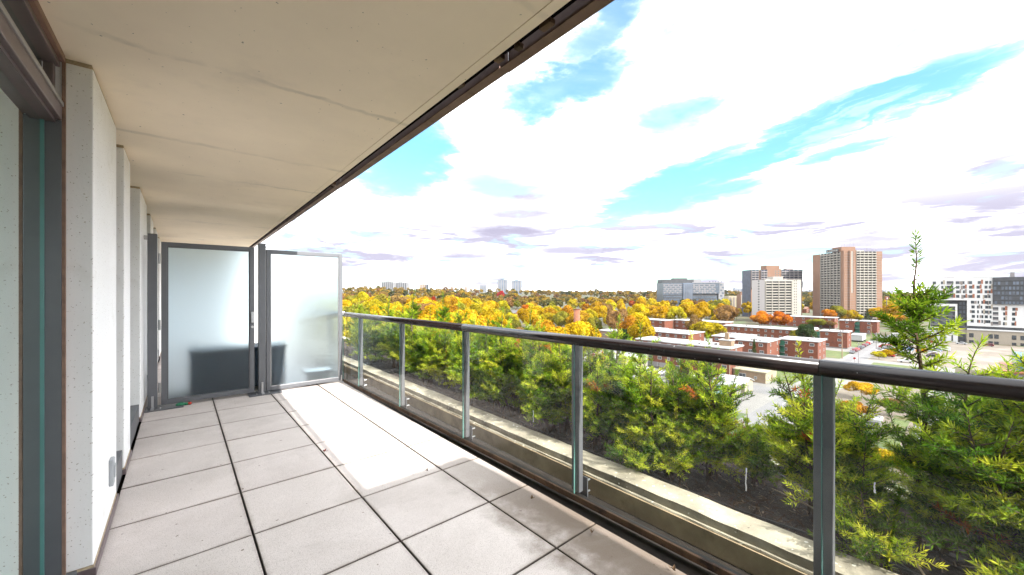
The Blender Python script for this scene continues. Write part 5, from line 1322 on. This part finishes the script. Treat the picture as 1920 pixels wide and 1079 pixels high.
# ------------------------------------------------------------------ yews in the planter
def yew(seed, H, spread, stems, leader=False, needle=.034, dens=1.0, sparse=0, head=False):
    g = np.random.default_rng(seed); segs = []; wood = MB(); 
    NB = []; ND = []; NL = []; NT_ = []
    def shoot(p, d, L, rad_, tone, needles=True, curve=.25):
        n = max(4, int(L / .02)); pts = [np.array(p)]; d = np.array(d) / np.linalg.norm(d)
        for k in range(n):
            d = d + np.array([0, 0, curve * .06]) + g.normal(size=3) * .035; d /= np.linalg.norm(d); pts.append(pts[-1] + d * L / n)
        wood.tube([tuple(q) for q in pts[::2] + ([pts[-1]] if n % 2 else [])], list(np.linspace(rad_, rad_ * .35, len(pts[::2]) + (1 if n % 2 else 0))), 5, False)
        if needles:
            m = int(L / .0038 * dens); u = np.linspace(.08, 1, m); ii = np.minimum((u * n).astype(int), n - 1); fr = (u * n - ii)[:, None]
            P_ = np.array(pts); b = P_[ii] * (1 - fr) + P_[ii + 1] * fr; ax = P_[ii + 1] - P_[ii]; ax /= np.linalg.norm(ax, axis=1)[:, None]
            e = np.cross(ax, [0, 0, 1.]) + 1e-4; e /= np.linalg.norm(e, axis=1)[:, None]; f = np.cross(ax, e)
            ang = np.arange(m) * 2.4 + g.normal(size=m) * .5
            out = e * np.cos(ang)[:, None] + f * (np.sin(ang) * .75)[:, None]
            sw = (.18 + .75 * u ** 2)[:, None]; dd = out + ax * sw + np.array([0, 0, .25]) + g.normal(size=(m, 3)) * .15; dd /= np.linalg.norm(dd, axis=1)[:, None]
            NB.append(b); ND.append(dd); NL.append(needle * g.uniform(.7, 1.15, m) * np.clip(.72 + .5 * u, .7, 1.15)); NT_.append(np.clip(tone + g.normal(size=m) * .09 + .12 * (u - .5), 0, .86) if tone < .9 else np.clip(tone + g.normal(size=m) * .04, .9, 1))
        return pts
    def tone():
        q = g.random()
        if head: return g.uniform(.05, .55)  # darker tones give the tall head its backlit look
        return .96 if q < .010 else g.uniform(.06, .40) if q < .42 else g.uniform(.38, .86)
    for s in range(stems):
        a = g.random() * 6.28; tilt = 0 if (leader and s == 0) else g.uniform(.15, 1.) * spread
        h = H * (1 if s == 0 else g.uniform(.5, .92)); d0 = np.array([cos(a) * tilt, sin(a) * tilt, 1.])
        base = np.array([g.normal() * .035, g.normal() * .035, -.03]); L = h / (1 if tilt < .3 else math.cos(math.atan(tilt)) * 1.05)
        top = shoot(base, d0, L * .88, (.017 if H > 1.1 else .011) if s else .015, .5, False, .6)
        shoot(top[-1], top[-1] - top[-2], L * .12 + .05, .004, tone())
        n = len(top); lo = .22 if not leader or s else .30 + sparse
        nb = int(L * (1 - lo) / (.021 if head else .025))
        for b in range(nb):
            u = lo + (1 - lo) * (b + g.random()) / nb; q = top[min(n - 1, int(u * n))]; aa = g.random() * 6.28
            bl = (.10 + .26 * (1 - u) ** .8 * (1 if not leader or s else 1.5)) * g.uniform(.6, 1.2) * min(1, .55 + spread)
            if head: bl = (.175 * math.sin(math.pi * min(1, max(0, (u - .62) / .34))) ** .7 * g.uniform(.75, 1.15) if u > .64 else .05 if u > .52 else .2 * g.uniform(.6, 1.2)) + .012
            d = np.array([cos(aa), sin(aa), g.uniform(.25, .95) if u > .3 else g.uniform(-.1, .6)])
            tn = tone(); br = shoot(q, d, bl, .0045, tn)
            for k in range(int(bl / .04)):
                v = br[int(len(br) * g.uniform(.3, .95)) - 1]; ax = br[-1] - br[0]; ax /= np.linalg.norm(ax)
                sd = np.cross(ax, [0, 0, 1]) * g.choice([-1, 1]) + ax * .8 + g.normal(size=3) * .25
                shoot(v, sd, bl * g.uniform(.3, .55), .0025, np.clip(tn + g.normal() * .08, 0, .86) if tn < .9 else tn)
    b = np.concatenate(NB); d = np.concatenate(ND); L = np.concatenate(NL)[:, None]; tn = np.concatenate(NT_); m = len(b)
    sd = np.cross(d, g.normal(size=(m, 3))); sd /= np.linalg.norm(sd, axis=1)[:, None]; w = .0034
    V = np.stack([b, b + d * L * .45 - sd * w, b + d * L, b + d * L * .45 + sd * w], 1).reshape(-1, 3)
    return quad_mesh('foliage', V, tn), wood.mesh('stem', M['yew_bark'])
M['yew'] = leafy('yew needles', [(0, (.028, .075, .008)), (.3, (.11, .215, .014)), (.6, (.30, .41, .024)), (.86, (.54, .56, .045)), (.90, (.40, .10, .02)), (1, (.50, .13, .025))], .50, .10)
YP = [yew(11, .98, .55, 7), yew(12, .92, .75, 8), yew(13, 1.0, .45, 7), yew(14, .88, .65, 7), yew(15, 1.66, .22, 1, True, .044, 1.25, .14, True), yew(16, 1.2, .6, 5, False, .044, .9), yew(17, .42, .9, 5, False, .04, .8), yew(18, 1.32, .34, 4, True, .044, 1.0, .0)]
for me, w in YP: me.materials.append(M['yew'])
def shrub(v, x, y, s, rz, lab, sz=None, z=None):
    zz = .11 + .05 * (x - 2.6) / .77 if z is None else z
    t = thing('yew_shrub', lab, 'shrub', (x, y, zz), rz, 'yew shrubs in the planter'); c = child('foliage', YP[v][0], t); d = child('stem', YP[v][1], t)
    t.scale = (s, s, sz or (s * 1.11 if v < 4 else s))
SHR = [(4, 3.0, .205, 1.0, .4, 'tall slender yew with a bare lower stem rising high above the rail'),
       (5, 3.02, -.12, .98, 1.2, 'bushy yew beside the tall slender one at the right edge'),
       (5, 3.0, -.92, .95, 3.0, 'nearest bushy yew filling the right glass pane corner'),
       (5, 3.08, -.42, 1.0, 5.0, 'yew at the far right whose tips rise above the rail'),
       (5, 3.06, .10, .66, 4.0, 'bushy yew at the foot of the tall slender one in the right pane'),
       (3, 2.95, .42, .62, 1.0, 'small dark yew just right of the near railing post'),
       (7, 3.0, -.07, .86, .2, 'yew with a cluster of pale tips standing above the rail right of the tall one'),
       (7, 3.08, -.20, .98, 2.2, 'second pale tipped yew above the rail at the right edge'),
       (6, 2.72, -.22, .9, 0.4, 'low sprig of yew spreading over the mulch in the right pane'),
       (6, 2.68, .30, .8, 2.4, 'small low yew sprout close to the inner curb in the right pane'),
       (0, 2.97, .58, .95, .3, 'round topped yew immediately left of the near railing post'),
       (1, 2.80, 1.42, .74, .5, 'low yew in front of the upright ones in the wide glass pane'),
       (3, 2.82, 2.05, .80, 4.5, 'low yew spilling towards the inner curb left of the second post'),
       (1, 2.80, 2.72, .84, 3.7, 'low bushy yew near the curb in the middle pane'),
       (3, 2.82, 3.55, .86, .4, 'low yew in front of the third railing post'),
       (1, 2.84, 5.2, .95, 2.9, 'low yew near the curb in the far panes'),
       (5, 3.0, -.42, .82, 2.0, 'leafy yew low in the right glass pane beside the nearest bushy one'),
       (3, 3.1, .98, .50, 2.0, 'lower yew in the gap beside the round topped one'),
       (2, 2.98, 1.22, .90, 1.0, 'upright yew in the middle of the wide glass pane'),
       (0, 3.02, 1.52, .95, 4.0, 'pointed yew reaching up to the rail before the garage doors'),
       (1, 2.92, 1.82, .95, 2.6, 'wide yew behind the second railing post from the right'),
       (6, 2.66, 1.62, .8, 1.9, 'small sprout hanging over the inner curb by the second post'),
       (2, 3.0, 2.2, 1.0, 5.2, 'upright yew just left of the second post'),
       (3, 2.9, 2.55, 1.0, .7, 'yew spotted with orange tips in the middle pane'),
       (0, 3.02, 2.9, 1.0, 1.7, 'yew before the white roofed brick house in the middle pane'),
       (1, 2.92, 3.3, 1.0, 3.3, 'yew behind the third railing post'),
       (2, 3.03, 3.7, 1.02, 4.4, 'yew left of the third railing post'),
       (3, 2.86, 4.05, 1.05, 2.2, 'low spreading yew near the inner curb beyond the third post'),
       (0, 3.0, 4.45, 1.0, 5.5, 'dense yew before the fourth railing post'),
       (2, 2.95, 4.9, 1.05, .2, 'dense yew just beyond the fourth railing post'),
       (4, 3.05, 5.25, .80, .9, 'slender yew whose sprig pokes above the far rail'),
       (1, 2.95, 5.5, 1.05, 1.4, 'full yew in the narrow far pane'),
       (4, 3.02, 6.05, .84, 3.1, 'slender far yew with a leaning sprig above the rail'),
       (0, 2.95, 6.2, 1.08, 3.6, 'full yew at the far end beside the frosted screen'),
       (2, 3.0, 6.8, 1.1, 4.1, 'last yew seen past the frosted screen'),
       (3, 2.9, 7.5, 1.1, 1.1, 'yew beyond the frosted screen'), (0, 3.0, 8.3, 1.1, 2.1, 'yew farther along beyond the frosted screen')]
for a in SHR: shrub(*a)
# prototypes that were never placed stay unlinked; nothing else to clean up

# ------------------------------------------------------------------ thin air between here and the skyline
def haze():
    m, N, out = new_mat('thin haze'); v = N.n('ShaderNodeVolumePrincipled'); v.inputs['Color'].default_value = (.93, .95, 1, 1); v.inputs['Density'].default_value = .000028; v.inputs['Anisotropy'].default_value = .3
    N.put(out.inputs['Volume'], v.outputs[0])
    MB().box(-10300, 10300, -10300, 10300, -33, 62).build('haze', m, None, kind='stuff', label='thin autumn haze over the city', cat='haze')
haze()
